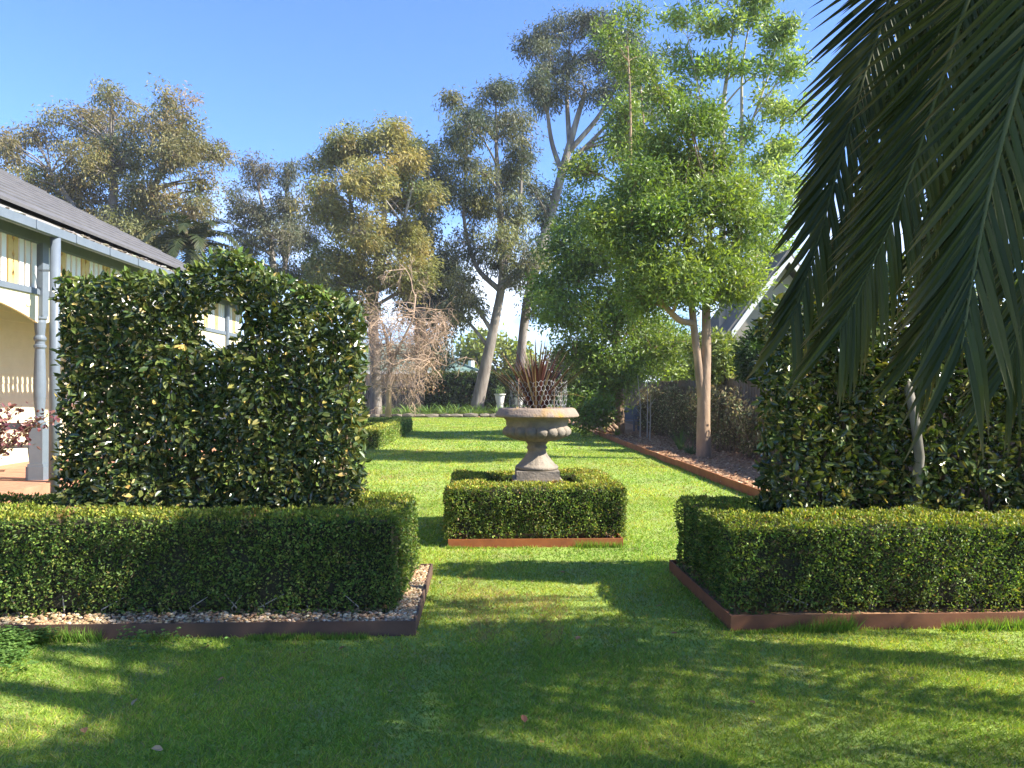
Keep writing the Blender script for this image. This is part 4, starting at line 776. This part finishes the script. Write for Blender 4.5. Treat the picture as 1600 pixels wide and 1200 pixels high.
def frond(palm, pts, L0, n_side, wd, single=False, meshes=None, mat_=None, up=(0, 0, 1), r0=0.022, start=0.12, fold=0.35, fwd0=0.35, hang=0.3):
    """rachis through pts (crown to tip); leaflets both sides"""
    pts = np.array(pts, float); m_ = len(pts); s_ = np.linspace(0, m_-1, (m_-1)*8+1); q = np.stack([np.interp(s_, range(m_), pts[:, i]) for i in range(3)], -1)
    for _ in range(10): q[1:-1] = 0.25*q[:-2]+0.5*q[1:-1]+0.25*q[2:]
    fr = MB().tube(q, np.linspace(r0*0.72, 0.003, len(q)), 6, (0.075, 0.09, 0.032)).build('frond', M['palm'], palm, smooth=True)
    arc = np.concatenate([[0], np.cumsum(np.linalg.norm(np.diff(q, axis=0), axis=1))]); tot = arc[-1]; mass = MB(); off = parent_off(palm); cnt = 0
    for i in range(n_side):
        for sd_ in (-1, 1):
            u = start+(1-start)*(i+0.5*rng.random())/n_side; a = u*tot; c = np.array([np.interp(a, arc, q[:, j]) for j in range(3)]); tg = unit(np.array([np.interp(min(a+0.05, tot), arc, q[:, j]) for j in range(3)]) - np.array([np.interp(max(a-0.05, 0), arc, q[:, j]) for j in range(3)]))
            sv = unit(np.cross(tg, np.array(up, float))); uv = np.cross(sv, tg)
            ln = L0*(0.55+0.9*math.sin(math.pi*min(1, 0.18+0.72*u))**1.0)*(0.92+0.16*rng.random())/1.35
            f_ = fwd0+0.75*u**2; d = unit(sv*sd_*(1-0.45*u**3) + tg*f_ + uv*(fold*(1-u)+0.05*rng.normal()) + np.array([0, 0, -hang*u]) + rng.normal(size=3)*0.04)
            wv = unit(np.cross(uv, d)); nn = np.cross(d, wv); k = int(rng.integers(len(LV))); w_ = wd*(0.8+0.4*rng.random())
            if single:
                mt = Matrix.Identity(4); aa = c-off
                for r_ in range(3): mt[r_][0] = d[r_]*ln; mt[r_][1] = wv[r_]*w_; mt[r_][2] = nn[r_]*ln; mt[r_][3] = aa[r_]
                inst('leaflet', meshes[k], fr, mt)
            else:
                V, Q, cs = LV[k]; mass.add(c + V[:, 0:1]*ln*d + V[:, 1:2]*w_*wv + V[:, 2:3]*ln*nn, Q, cs)
    if not single: mass.build('leaflets', mat_ or M['palm'], fr, off=off, kind='stuff')
    return fr
lmesh = []
for V, Q, cs in LV: lmesh.append(MB().add(V, Q, cs).mesh('leaflet', M['palm']))
PX, PYY, PZ = 4.3, 1.85, 4.75
palm = thing('date_palm', 'large date palm with drooping fronds overhanging the right hedge', 'palm tree', (PX, PYY, 0))
tr = MB(); zz = np.linspace(-0.1, PZ, 24); tr.lathe([(0.36+0.05*math.sin(z*9)+0.02*math.sin(z*31), z) for z in zz], (PX, PYY, 0), 20); tr.build('trunk', M['darkbark'], palm)
crown = np.array([PX, PYY, PZ])
# fronds that hang into view
frond(palm, [crown, (3.2, 2.3, 5.0), (2.1, 2.2, 4.0), P(1625, 20, 2.12), P(1575, 180, 2.08), P(1540, 320, 2.04), P(1516, 450, 2.0), P(1502, 545, 1.97)], 0.56, 74, 0.0215, True, lmesh, up=(0, -0.9, 0.45), fold=0.10, hang=0.5, fwd0=0.55, start=0.30)
frond(palm, [crown, (3.6, 3.0, 5.2), (2.75, 3.4, 4.6), P(1420, -90, 3.55), P(1385, 12, 3.55), P(1352, 110, 3.55), P(1318, 230, 3.55), P(1290, 335, 3.5), P(1262, 430, 3.5), P(1232, 510, 3.45)], 0.54, 76, 0.027, True, lmesh, up=(0.2, -0.9, 0.4), fold=0.05, hang=0.6, fwd0=0.55, start=0.30)
frond(palm, [crown, (3.6, 2.6, 5.1), (2.7, 2.75, 4.4), P(1530, -60, 2.85), P(1475, 110, 2.85), P(1430, 250, 2.85), P(1392, 350, 2.85), P(1350, 440, 2.85), P(1310, 520, 2.85)], 0.54, 112, 0.021, up=(0.1, -0.85, 0.5), fold=0.05, hang=0.5, fwd0=0.55, start=0.3)
frond(palm, [crown, (3.7, 2.8, 5.0), (3.0, 3.0, 4.3), P(1640, 0, 3.1), P(1590, 150, 3.1), P(1550, 300, 3.05), P(1500, 430, 3.0), P(1440, 540, 3.0)], 0.54, 112, 0.021, up=(0.1, -0.85, 0.5), fold=0.05, hang=0.5, fwd0=0.55, start=0.3)
frond(palm, [crown, (3.8, 2.5, 5.0), (3.1, 2.6, 4.2), P(1690, 150, 2.75), P(1650, 330, 2.7), P(1610, 470, 2.7), P(1570, 580, 2.7)], 0.54, 112, 0.021, up=(0.1, -0.85, 0.5), fold=0.05, hang=0.5, fwd0=0.55, start=0.3)
frond(palm, [crown, (3.9, 3.2, 5.3), (3.3, 3.7, 4.9), P(1500, -80, 3.9), P(1470, 40, 3.9), P(1430, 160, 3.9), P(1395, 260, 3.9), P(1350, 350, 3.9), P(1300, 420, 3.85)], 0.54, 112, 0.021, up=(0.1, -0.85, 0.5), fold=0.05, hang=0.5, fwd0=0.55, start=0.3)
frond(palm, [crown, (4.0, 3.3, 5.2), (3.7, 3.9, 4.6), P(1640, -60, 4.3), P(1600, 80, 4.3), P(1560, 210, 4.3), P(1520, 320, 4.25), P(1480, 420, 4.2)], 0.54, 112, 0.021, up=(0.1, -0.85, 0.5), fold=0.05, hang=0.5, fwd0=0.55, start=0.3)
for a_, b_, d_ in ((1455, -10, 4.6), (1560, 20, 4.9), (1620, -20, 3.7), (1395, -60, 4.5)):
    frond(palm, [crown, (4.1, 3.0, 5.3), P(a_+110, b_-150, d_-0.2), P(a_+40, b_, d_), P(a_, b_+110, d_), P(a_-38, b_+210, d_), P(a_-85, b_+310, d_-0.05), P(a_-130, b_+390, d_-0.1)], 0.58, 90, 0.026, up=(0.1, -0.85, 0.5), fold=0.05, hang=0.5, fwd0=0.55, start=0.3)
# the rest of the crown, outside the picture
for i in range(44):
    az = R(182 + 262*(i+0.4*rng.random())/44); el = R(62-75*((i*7) % 10)/10) if az < R(395) else R(22-30*((i*7) % 10)/10); ln = 3.3+0.5*rng.random(); h = np.array([math.cos(az), math.sin(az), 0])
    p = crown+np.array([0, 0, 0.1]); pts = [p]; e = el
    for j in range(6): p = p + (h*math.cos(e)+np.array([0, 0, math.sin(e)]))*ln/6; pts.append(p); e -= R(18+0.1*(60-math.degrees(el))*0.5)
    if min(q[2] for q in pts) < 1.6: continue
    frond(palm, pts, 0.5, 36, 0.034, up=(0, 0, 1), fold=0.25, hang=0.25)
for i in range(14):                                          # unseen low fronds added to shade the front of the right hedge
    az = R(28+4.4*i+4*rng.random()); e = R(-12+32*((i*4) % 9)/9); h = np.array([math.cos(az), math.sin(az), 0]); p = crown.copy(); pts = [p]
    for j in range(6): p = p + (h*math.cos(e)+np.array([0, 0, math.sin(e)]))*3.9/6; pts.append(p); e -= R(18)
    frond(palm, pts, 0.5, 34, 0.040, fold=0.25, hang=0.25)
# small palm behind the house
q0 = P(300, 610, 38); q0[2] = 0; palm2 = thing('date_palm', 'feathery palm crown showing between the house roof and gum trees', 'palm tree', q0)
zt = P(300, 398, 38)[2]; MB().lathe([(0.34+0.04*math.sin(z*8), z) for z in np.linspace(-0.1, zt, 20)], (q0[0], q0[1], 0), 14).build('trunk', M['darkbark'], palm2)
for i in range(34):
    az = 6.283*i/34+0.2*rng.random(); el = R(84-70*((i*5) % 8)/8); p = np.array([q0[0], q0[1], zt]); pts = [p]; e = el; h = np.array([math.cos(az), math.sin(az), 0]); ln = 3.5
    for j in range(6): p = p + (h*math.cos(e)+np.array([0, 0, math.sin(e)]))*ln/6; pts.append(p); e -= R(21)
    frond(palm2, pts, 0.6, 34, 0.07, fold=0.3, hang=0.3, r0=0.035)

# ------------------------------------------------------------------ right boundary: fence, shrubs, seat
t = thing('paling_fence', 'weathered grey timber paling fence behind the mulch bed', 'fence', (6.65, 18, 0))
pm_ = [MB().box((-0.009, -0.047, 0.02), (0.009, 0.047, 1.88+dz_)).mesh('paling', M['fence']) for dz_ in (0, 0.015, -0.012, 0.03)]
y = 8.0; i = 0
while y < 37.5:
    inst('paling', pm_[int(rng.integers(4))], t, Matrix.Translation((0.011*(i % 2)-0.006+0.004*rng.normal()*0, y-18, 0))); y += 0.099; i += 1
for z in (0.35, 1.0, 1.65): MB().box((6.685, 8, z), (6.730, 37.5, z+0.09)).build('rail', M['fence'], t)
for y in np.arange(8.2, 37.5, 2.7): MB().box((6.732, y, -0.1), (6.830, y+0.1, 1.85)).build('post', M['post'], t)
MB().box((6.580, 15.0, -0.1), (6.630, 15.12, 2.02)).build('post', M['post'], t)
# straggly brown stemmed shrubs along the fence
SH = [(0.360, 0.300, 0.135), (0.225, 0.210, 0.090), (0.173, 0.128, 0.068), (0.540, 0.495, 0.270), (0.128, 0.165, 0.060)]
for i, (y, x, h, nl, lab) in enumerate([(13.4, 5.87, 1.35, 900, 'straggly shrub with pale tips at the near end of the mulch bed by the fence'), (15.0, 5.92, 1.45, 900, 'straggly pale leaved shrub in front of the fence post'), (16.8, 5.97, 1.3, 800, 'straggly pale leaved shrub on the fence just right of the forked trunk'), (18.8, 5.97, 1.6, 1100, 'brown stemmed shrub filling the fence just left of the forked trunk'), (20.8, 5.92, 1.75, 1200, 'brown stemmed shrub in the middle of the fence bed'), (23.0, 5.87, 1.7, 1200, 'tall brown stemmed shrub just before the bare saplings'), (25.2, 5.87, 1.7, 1200, 'brown stemmed shrub behind the bare saplings'), (27.4, 5.9, 1.6, 1100, 'brown stemmed shrub nearest the grey garden bench')]):
    t = thing('fence_shrub', lab, 'shrub', (x, y, 0.05), 'shrubs along the paling fence'); st = MB(); lf = MB()
    for k in range(60):
        a = rng.random()*6.283; e = np.array([x+0.42*math.cos(a)*rng.random(), y+1.1*math.sin(a)*rng.random()**0.6, 0.05+h*(0.5+0.5*rng.random())]); b_ = np.array([x+rng.normal()*0.1, y+rng.normal()*0.35, 0.03])
        e[0] = min(e[0], 6.45); pts = bez(b_, (b_+e)/2+np.array([0, rng.normal()*0.1, 0.1]), e, 5); st.tube(pts, np.linspace(0.011, 0.004, 5), 4, cap=False)
        m_ = nl*5//60; uu = (0.15+0.85*rng.random(m_)); pp = np.stack([np.interp(uu*4, range(5), pts[:, j]) for j in range(3)], -1)+rnd(m_, 0.07); pp[:, 0] = np.minimum(pp[:, 0], 6.55)
        leaves(lf, pp, rnd(m_, 0.6)+np.array([0, -0.1, 0.5]), rnd(m_)+np.array([-0.3, -0.3, 0.3]), 0.07+0.05*rng.random(m_), 0.03+0.015*rng.random(m_), palette(m_, SH, [2, 3, 4, 1.3, 2.4]), T4)
    st.build('stems', M['stem'], t, kind='stuff'); f = lf.build('foliage', M['dry'], t); f['kind'] = 'stuff'
# strap leaved plants in the mulch
def clump(name, label, x, y, z, n, ln, wd, cols, cat='plant', group=None, lean=0.9, dr=1.0, parts=False):
    t = thing(name, label, cat, (x, y, z), group); mb = MB()
    for i in range(n):
        az = rng.random()*6.283; m_ = MB() if parts else mb
        strap(m_, (x+0.05*math.cos(az), y+0.05*math.sin(az), z-0.01), az, 0.1+lean*rng.random(), ln*(0.6+0.5*rng.random()), wd*(0.8+0.4*rng.random()), dr*(0.4+0.8*rng.random()), np.array(cols[int(rng.integers(len(cols)))]), 5)
        if parts: m_.build('leaf', M['box'], t)
    if not parts: mb.build('leaves', M['box'], t)
    return t
clump('strap_plant', 'small pale strap leaved plant in the mulch beside the camellia screen', 4.12, 10.6, 0.05, 34, 0.45, 0.022, [(0.17, 0.24, 0.09), (0.24, 0.29, 0.13), (0.12, 0.19, 0.06)], parts=True)
clump('strap_plant', 'upright green strap leaved clump in front of the brown shrubs', 5.0, 19.4, 0.05, 26, 0.6, 0.03, [(0.08, 0.15, 0.03), (0.12, 0.19, 0.04)], lean=0.45, dr=0.5)
clump('strap_plant', 'low spreading blue green clump left of the forked trunk', 4.85, 17.9, 0.05, 50, 0.38, 0.03, [(0.06, 0.11, 0.05), (0.09, 0.15, 0.06)], lean=1.3, dr=0.6)
clump('strap_plant', 'tiny green weed clump below the leafy tree by the seat', 4.45, 25.6, 0.05, 26, 0.28, 0.03, [(0.10, 0.19, 0.04), (0.15, 0.24, 0.05)], lean=1.0)
# sapling stakes
for dx, dy, h, lab in ((0, 0, 2.0, 'tallest bare pale sapling in the mulch near the grey bench'), (0.16, -0.3, 1.8, 'bare pale sapling standing close beside the tallest sapling'), (0.05, -1.2, 1.4, 'short bare pale sapling in front of the two taller saplings')):
    t = thing('sapling', lab, 'sapling', (4.95+dx, 24.2+dy, 0.05)); MB().tube([(4.95+dx, 24.2+dy, 0.0), (4.97+dx, 24.2+dy, h*0.5), (4.92+dx+0.05*rng.normal(), 24.2+dy, h)], [0.02, 0.016, 0.008], 6).build('stem', M['palebark'], t)
    for k in range(4): z_ = h*(0.4+0.13*k); MB().tube([(4.965+dx, 24.2+dy, z_), (4.965+dx+0.18*(1 if k % 2 else -1), 24.2+dy+0.05*rng.normal(), z_+0.22)], [0.008, 0.003], 4).build('branch', M['palebark'], t)
# grey garden bench
def seat(x, y, rz, label):
    t = thing('garden_bench', label, 'bench', (x, y, 0.05), 'grey garden benches'); t.rotation_euler.z = rz; O = (0, 0, 0)
    for k in range(6):
        yk = -0.28+k*0.095; MB().box((-0.5, yk, 0.36), (0.5, yk+0.085, 0.39)).build('seat_board', M['plastic'], t, off=O)
    for k in range(6):
        z0 = 0.42+k*0.085; y0 = 0.30+k*0.035; MB().add([(-0.5, y0, z0), (0.5, y0, z0), (0.5, y0+0.03, z0+0.078), (-0.5, y0+0.03, z0+0.078), (-0.5, y0+0.025, z0), (0.5, y0+0.025, z0), (0.5, y0+0.055, z0+0.078), (-0.5, y0+0.055, z0+0.078)], [(0, 1, 2, 3), (5, 4, 7, 6), (3, 2, 6, 7), (1, 0, 4, 5), (0, 3, 7, 4), (2, 1, 5, 6)]).build('back_slat', M['plastic'], t, off=O)
    for sx_ in (-1, 1):
        MB().box((sx_*0.46-0.03, -0.28, 0), (sx_*0.46+0.03, -0.22, 0.355)).build('leg', M['plastic'], t, off=O); MB().box((sx_*0.46-0.03, 0.26, 0), (sx_*0.46+0.03, 0.32, 0.415)).build('leg', M['plastic'], t, off=O)
        MB().box((sx_*0.46-0.04, -0.3, 0.56), (sx_*0.46+0.04, 0.34, 0.59)).build('armrest', M['plastic'], t, off=O)
        MB().box((sx_*0.46-0.02, -0.26, 0.392), (sx_*0.46+0.02, -0.21, 0.559)).build('arm_support', M['plastic'], t, off=O)
seat(4.35, 29.3, 0.25, 'dark grey slatted garden bench partly hidden by the low leafy tree trunk'); seat(5.25, 28.6, -0.5, 'dark grey slatted garden bench tucked against the fence shrubs')

# neighbour's gable over the fence
d_ = 21.0; t = thing('neighbour_house', 'neighbouring house with grey gable and white barge board above the fence', 'house', (11.5, 21.5, 0))
ya = 21.5; e0 = P(1150, 521, 21.0); e0[1] = ya; x0 = e0[0]; z0 = e0[2]; HS = 1.75; xr, zr = x0+HS, z0+HS*1.32
MB().add([(x0+0.35, ya+0.3, 0), (x0+2*HS-0.35, ya+0.3, 0), (x0+2*HS-0.35, ya+0.3, z0+0.1), (xr, ya+0.3, zr-0.3), (x0+0.35, ya+0.3, z0+0.1), (x0+0.35, ya+3, 0), (x0+2*HS-0.35, ya+3, 0), (x0+2*HS-0.35, ya+3, z0+0.1), (xr, ya+3, zr-0.3), (x0+0.35, ya+3, z0+0.1)], [np.array([(0, 1, 2, 3, 4), (9, 8, 7, 6, 5)]), np.array([(0, 4, 9, 5), (1, 6, 7, 2)])]).build('wall', M['gable'], t)
for s_ in (-1, 1):
    xe = xr + s_*HS
    MB().add([(xe, ya-0.05, z0), (xr, ya-0.05, zr), (xr, ya-0.05, zr+0.14), (xe, ya-0.05, z0+0.14), (xe, ya+3.2, z0), (xr, ya+3.2, zr), (xr, ya+3.2, zr+0.14), (xe, ya+3.2, z0+0.14)], [(0, 1, 2, 3), (3, 2, 6, 7), (0, 4, 5, 1), (0, 3, 7, 4), (4, 7, 6, 5)]).build('roof', M['tile'], t)
    MB().add([(xe+s_*-0.1, ya-0.09, z0-0.10), (xr, ya-0.09, zr-0.22), (xr, ya-0.09, zr+0.02), (xe+s_*-0.1, ya-0.09, z0+0.12), (xe+s_*-0.1, ya-0.052, z0-0.10), (xr, ya-0.052, zr-0.22), (xr, ya-0.052, zr+0.02), (xe+s_*-0.1, ya-0.052, z0+0.12)], [(0, 1, 2, 3), (5, 4, 7, 6), (0, 4, 5, 1), (3, 2, 6, 7), (0, 3, 7, 4)]).build('barge_board', M['fascia'], t)
    MB().box((xe-0.07+s_*0.06, ya-0.1, z0-0.06), (xe+0.07+s_*0.06, ya+3.1, z0+0.07)).build('gutter', M['gable'], t)

# ------------------------------------------------------------------ far end of the garden
t = thing('stone_border', 'low rough stone edging along the far end of the lawn', 'stone border', (-3, LY1, 0))
x = -9.0; i = 0
stv = [(np.sign(ICO)*np.abs(ICO)**0.6*np.array([0.40, 0.16, 0.13])*(1+0.12*rng.normal(size=(12, 1)))) for _ in range(5)]; stm = [MB().add(v, ICF).mesh('border_stone', M['edgestone']) for v in stv]
while x < 4.2:
    s_ = 0.8+0.5*rng.random(); inst('border_stone', stm[i % 5], t, Matrix.Translation((x+3, 0.12, 0.10)) @ Matrix.Rotation(rng.normal()*0.15, 4, 'Z') @ Matrix.Diagonal((s_, 1, 0.9+0.3*rng.random(), 1))); x += 0.68*s_; i += 1
ag = []
for k in range(3):
    m_ = MB()
    for i in range(42): az = rng.random()*6.283; strap(m_, (0.10*math.cos(az), 0.10*math.sin(az), 0), az, 0.15+1.0*rng.random(), 0.55+0.3*rng.random(), 0.05, 0.9+0.6*rng.random(), np.array([(0.117, 0.208, 0.058), (0.156, 0.260, 0.072), (0.078, 0.156, 0.046), (0.221, 0.312, 0.091)][int(rng.integers(4))]), 4)
    ag.append(m_.mesh('leaves', M['box']))
for i in range(34):
    px_ = 575+9.6*i; q = P(px_+4*rng.normal(), 610, 45.2+1.3*rng.random())
    if px_ > 905: continue
    s_ = 1.0+0.5*rng.random()
    t = thing('agapanthus', 'green strappy agapanthus clump behind the stone edging at the end of the lawn', 'plant', (q[0], q[1], 0.02), 'agapanthus along the far border'); t.scale = (s_, s_, s_); t.rotation_euler.z = rng.random()*6.28
    inst('leaves', ag[i % 3], t, Matrix.Identity(4))
# dark back fence and ivy hedge
t = thing('back_fence', 'dark timber fence behind the bare shrub at the end of the garden', 'fence', (-8, 50.5, 0)); mb = MB(); x = -30
while x < 8.0: mb.box((x, 50.5+0.012*((int(x*9)) % 2), 0), (x+0.11, 50.52+0.012*((int(x*9)) % 2), 1.75+0.04*rng.random())); x += 0.118
f = mb.build('palings', M['darkfence'], t); f['kind'] = 'stuff'; MB().box((-30, 50.56, 0.4), (8, 50.62, 0.5)).build('rail', M['darkfence'], t); MB().box((-30, 50.56, 1.3), (8, 50.62, 1.4)).build('rail', M['darkfence'], t)
xa, xb = P(668, 610, 49)[0], P(850, 610, 49)[0]
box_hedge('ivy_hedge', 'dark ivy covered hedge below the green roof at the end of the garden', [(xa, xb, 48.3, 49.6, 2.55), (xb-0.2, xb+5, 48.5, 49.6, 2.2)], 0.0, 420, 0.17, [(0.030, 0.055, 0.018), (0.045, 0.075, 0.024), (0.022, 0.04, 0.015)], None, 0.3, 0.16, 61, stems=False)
# potted plants
def pot(px_, d_, z, s_, lab):
    q = P(px_, 610, d_); t = thing('garden_pot', lab, 'pot', (q[0], q[1], 0))
    MB().lathe([(0.22, -0.02), (0.24, 0.05), (0.2, 0.1), (0.2, z-0.05), (0.24, z)], (q[0], q[1], 0), 16).build('pedestal', M['concrete'], t, smooth=False)
    MB().lathe([(0.17*s_, z), (0.22*s_, z+0.1*s_), (0.27*s_, z+0.4*s_), (0.28*s_, z+0.5*s_), (0.34*s_, z+0.54*s_), (0.34*s_, z+0.6*s_), (0.27*s_, z+0.6*s_)], (q[0], q[1], 0), 20).build('bowl', M['concrete'], t)
    mb = MB(); n = 260; p = q*np.array([1, 1, 0]) + np.array([0, 0, z+0.72*s_]) + rnd(n, 0.13)*np.array([1, 1, 1.2]); p[:, 2] = np.maximum(p[:, 2], z+0.58*s_); leaves(mb, p, rnd(n)+np.array([0, 0, .4]), rnd(n), 0.12, 0.06, palette(n, [(0.09, 0.15, 0.05), (0.14, 0.20, 0.07)]), T4); f = mb.build('potted_plant', M['box'], t); f['kind'] = 'stuff'
pot(781, 46.5, 0.72, 1.05, 'white garden pot on a pedestal beside the leaning gum trunk'); pot(811, 46.8, 0.55, 0.95, 'pale garden pot half hidden behind the wire netting of the urn')
# green roofed neighbour
t = thing('green_roof_house', 'distant house with green hipped roof above the ivy hedge', 'house', (-5, 66, 0)); c0 = P(752, 581, 62); ez = c0[2]; xe = c0[0]
MB().box((xe-16, 62.8, 0), (xe-0.7, 74, ez-0.08)).build('wall', M['brickwall'], t)
ys0, ys1, ap = 62.0, 76.0, 7.0; rh = ez+2.7
rf = MB().add([(xe-17, ys0, ez), (xe, ys0, ez), (xe, ys1, ez), (xe-17, ys1, ez), (xe-17+ap, ys0+ap, rh), (xe-ap, ys0+ap, rh)], [np.array([(0, 1, 5, 4), (2, 3, 4, 5), (0, 3, 2, 1)]), np.array([(1, 2, 5), (3, 0, 4)])]).build('roof', M['greenroof'], t)
for i in range(9):
    f_ = (i+0.5)/9.5; z = ez+2.7*f_+0.02; MB().box((xe-17+ap*f_+0.05, ys0+ap*f_-0.05, z-0.05), (xe-ap*f_-0.05, ys0+ap*f_+0.05, z+0.03)).build('roof_course', M['greenroof'], rf, off=parent_off(t))
MB().tube([(xe, ys0, ez+0.04), (xe-ap, ys0+ap, rh+0.06)], 0.11, 6).build('hip_ridge', M['greenroof'], rf, off=parent_off(t))
MB().box((xe-17, ys0-0.1, ez-0.18), (xe+0.1, ys0-0.02, ez+0.03)).build('fascia', M['fascia'], t); MB().box((xe+0.02, ys0, ez-0.18), (xe+0.1, ys1, ez+0.03)).build('fascia', M['fascia'], t)
MB().tube([(xe-0.9, 67.5, ez+0.2), (xe-0.9, 67.5, ez+1.1)], 0.28, 10).build('roof_vent', M['fascia'], t)
MB().tube([(xe-3.2, 69, rh-0.3), (xe-3.2, 69, rh+3.6)], 0.035, 5).build('aerial_mast', M['steel'], t)

# ------------------------------------------------------------------ fallen leaves on the lawn
fl = []
for c in ((0.36, 0.20, 0.09), (0.42, 0.30, 0.17), (0.30, 0.13, 0.07)):
    q = MB(); leaves(q, np.zeros((1, 3)), np.array([[1., 0, 0]]), np.array([[0., 0, 1]]), 0.05, 0.034, np.array([c]), T6); fl.append(q.mesh('fallen_leaf', M['dry']))
for i, (a, b_) in enumerate([(130, 1138), (255, 1172), (475, 1020), (328, 1008), (215, 1092), (875, 893), (1025, 948), (690, 907), (1060, 990), (900, 1000), (930, 760), (1010, 800), (350, 1060), (610, 1080), (820, 1130), (1180, 1100), (1420, 1060), (540, 1010)]):
    dd = (CAM_H-0.03)*1200/(b_-610); q = P(a, b_, dd); o = bpy.data.objects.new('fallen_leaf', fl[i % 3]); C.objects.link(o); o.location = (q[0], q[1], 0.033); o.rotation_euler = (rng.normal()*0.35, rng.normal()*0.35, rng.random()*6.28)
    tag(o, 'dry brown fallen leaf lying on the mown lawn', 'leaf', 'fallen leaves on the lawn')

# ------------------------------------------------------------------ thin sunlit air
hz = bpy.data.materials.new('thin_haze'); hz.use_nodes = True; hn = hz.node_tree.nodes; hn.remove(hn['Principled BSDF'])
pv = hn.new('ShaderNodeVolumePrincipled'); pv.inputs['Color'].default_value = (0.93, 0.96, 1.0, 1); pv.inputs['Density'].default_value = 0.0006; pv.inputs['Anisotropy'].default_value = 0.2
hz.node_tree.links.new(pv.outputs[0], hn['Material Output'].inputs['Volume'])
o = MB().box((-760, -340, -1.2), (760, 1140, 34)).build('haze', hz); o['kind'] = 'stuff'
S.cycles.volume_bounces = 0
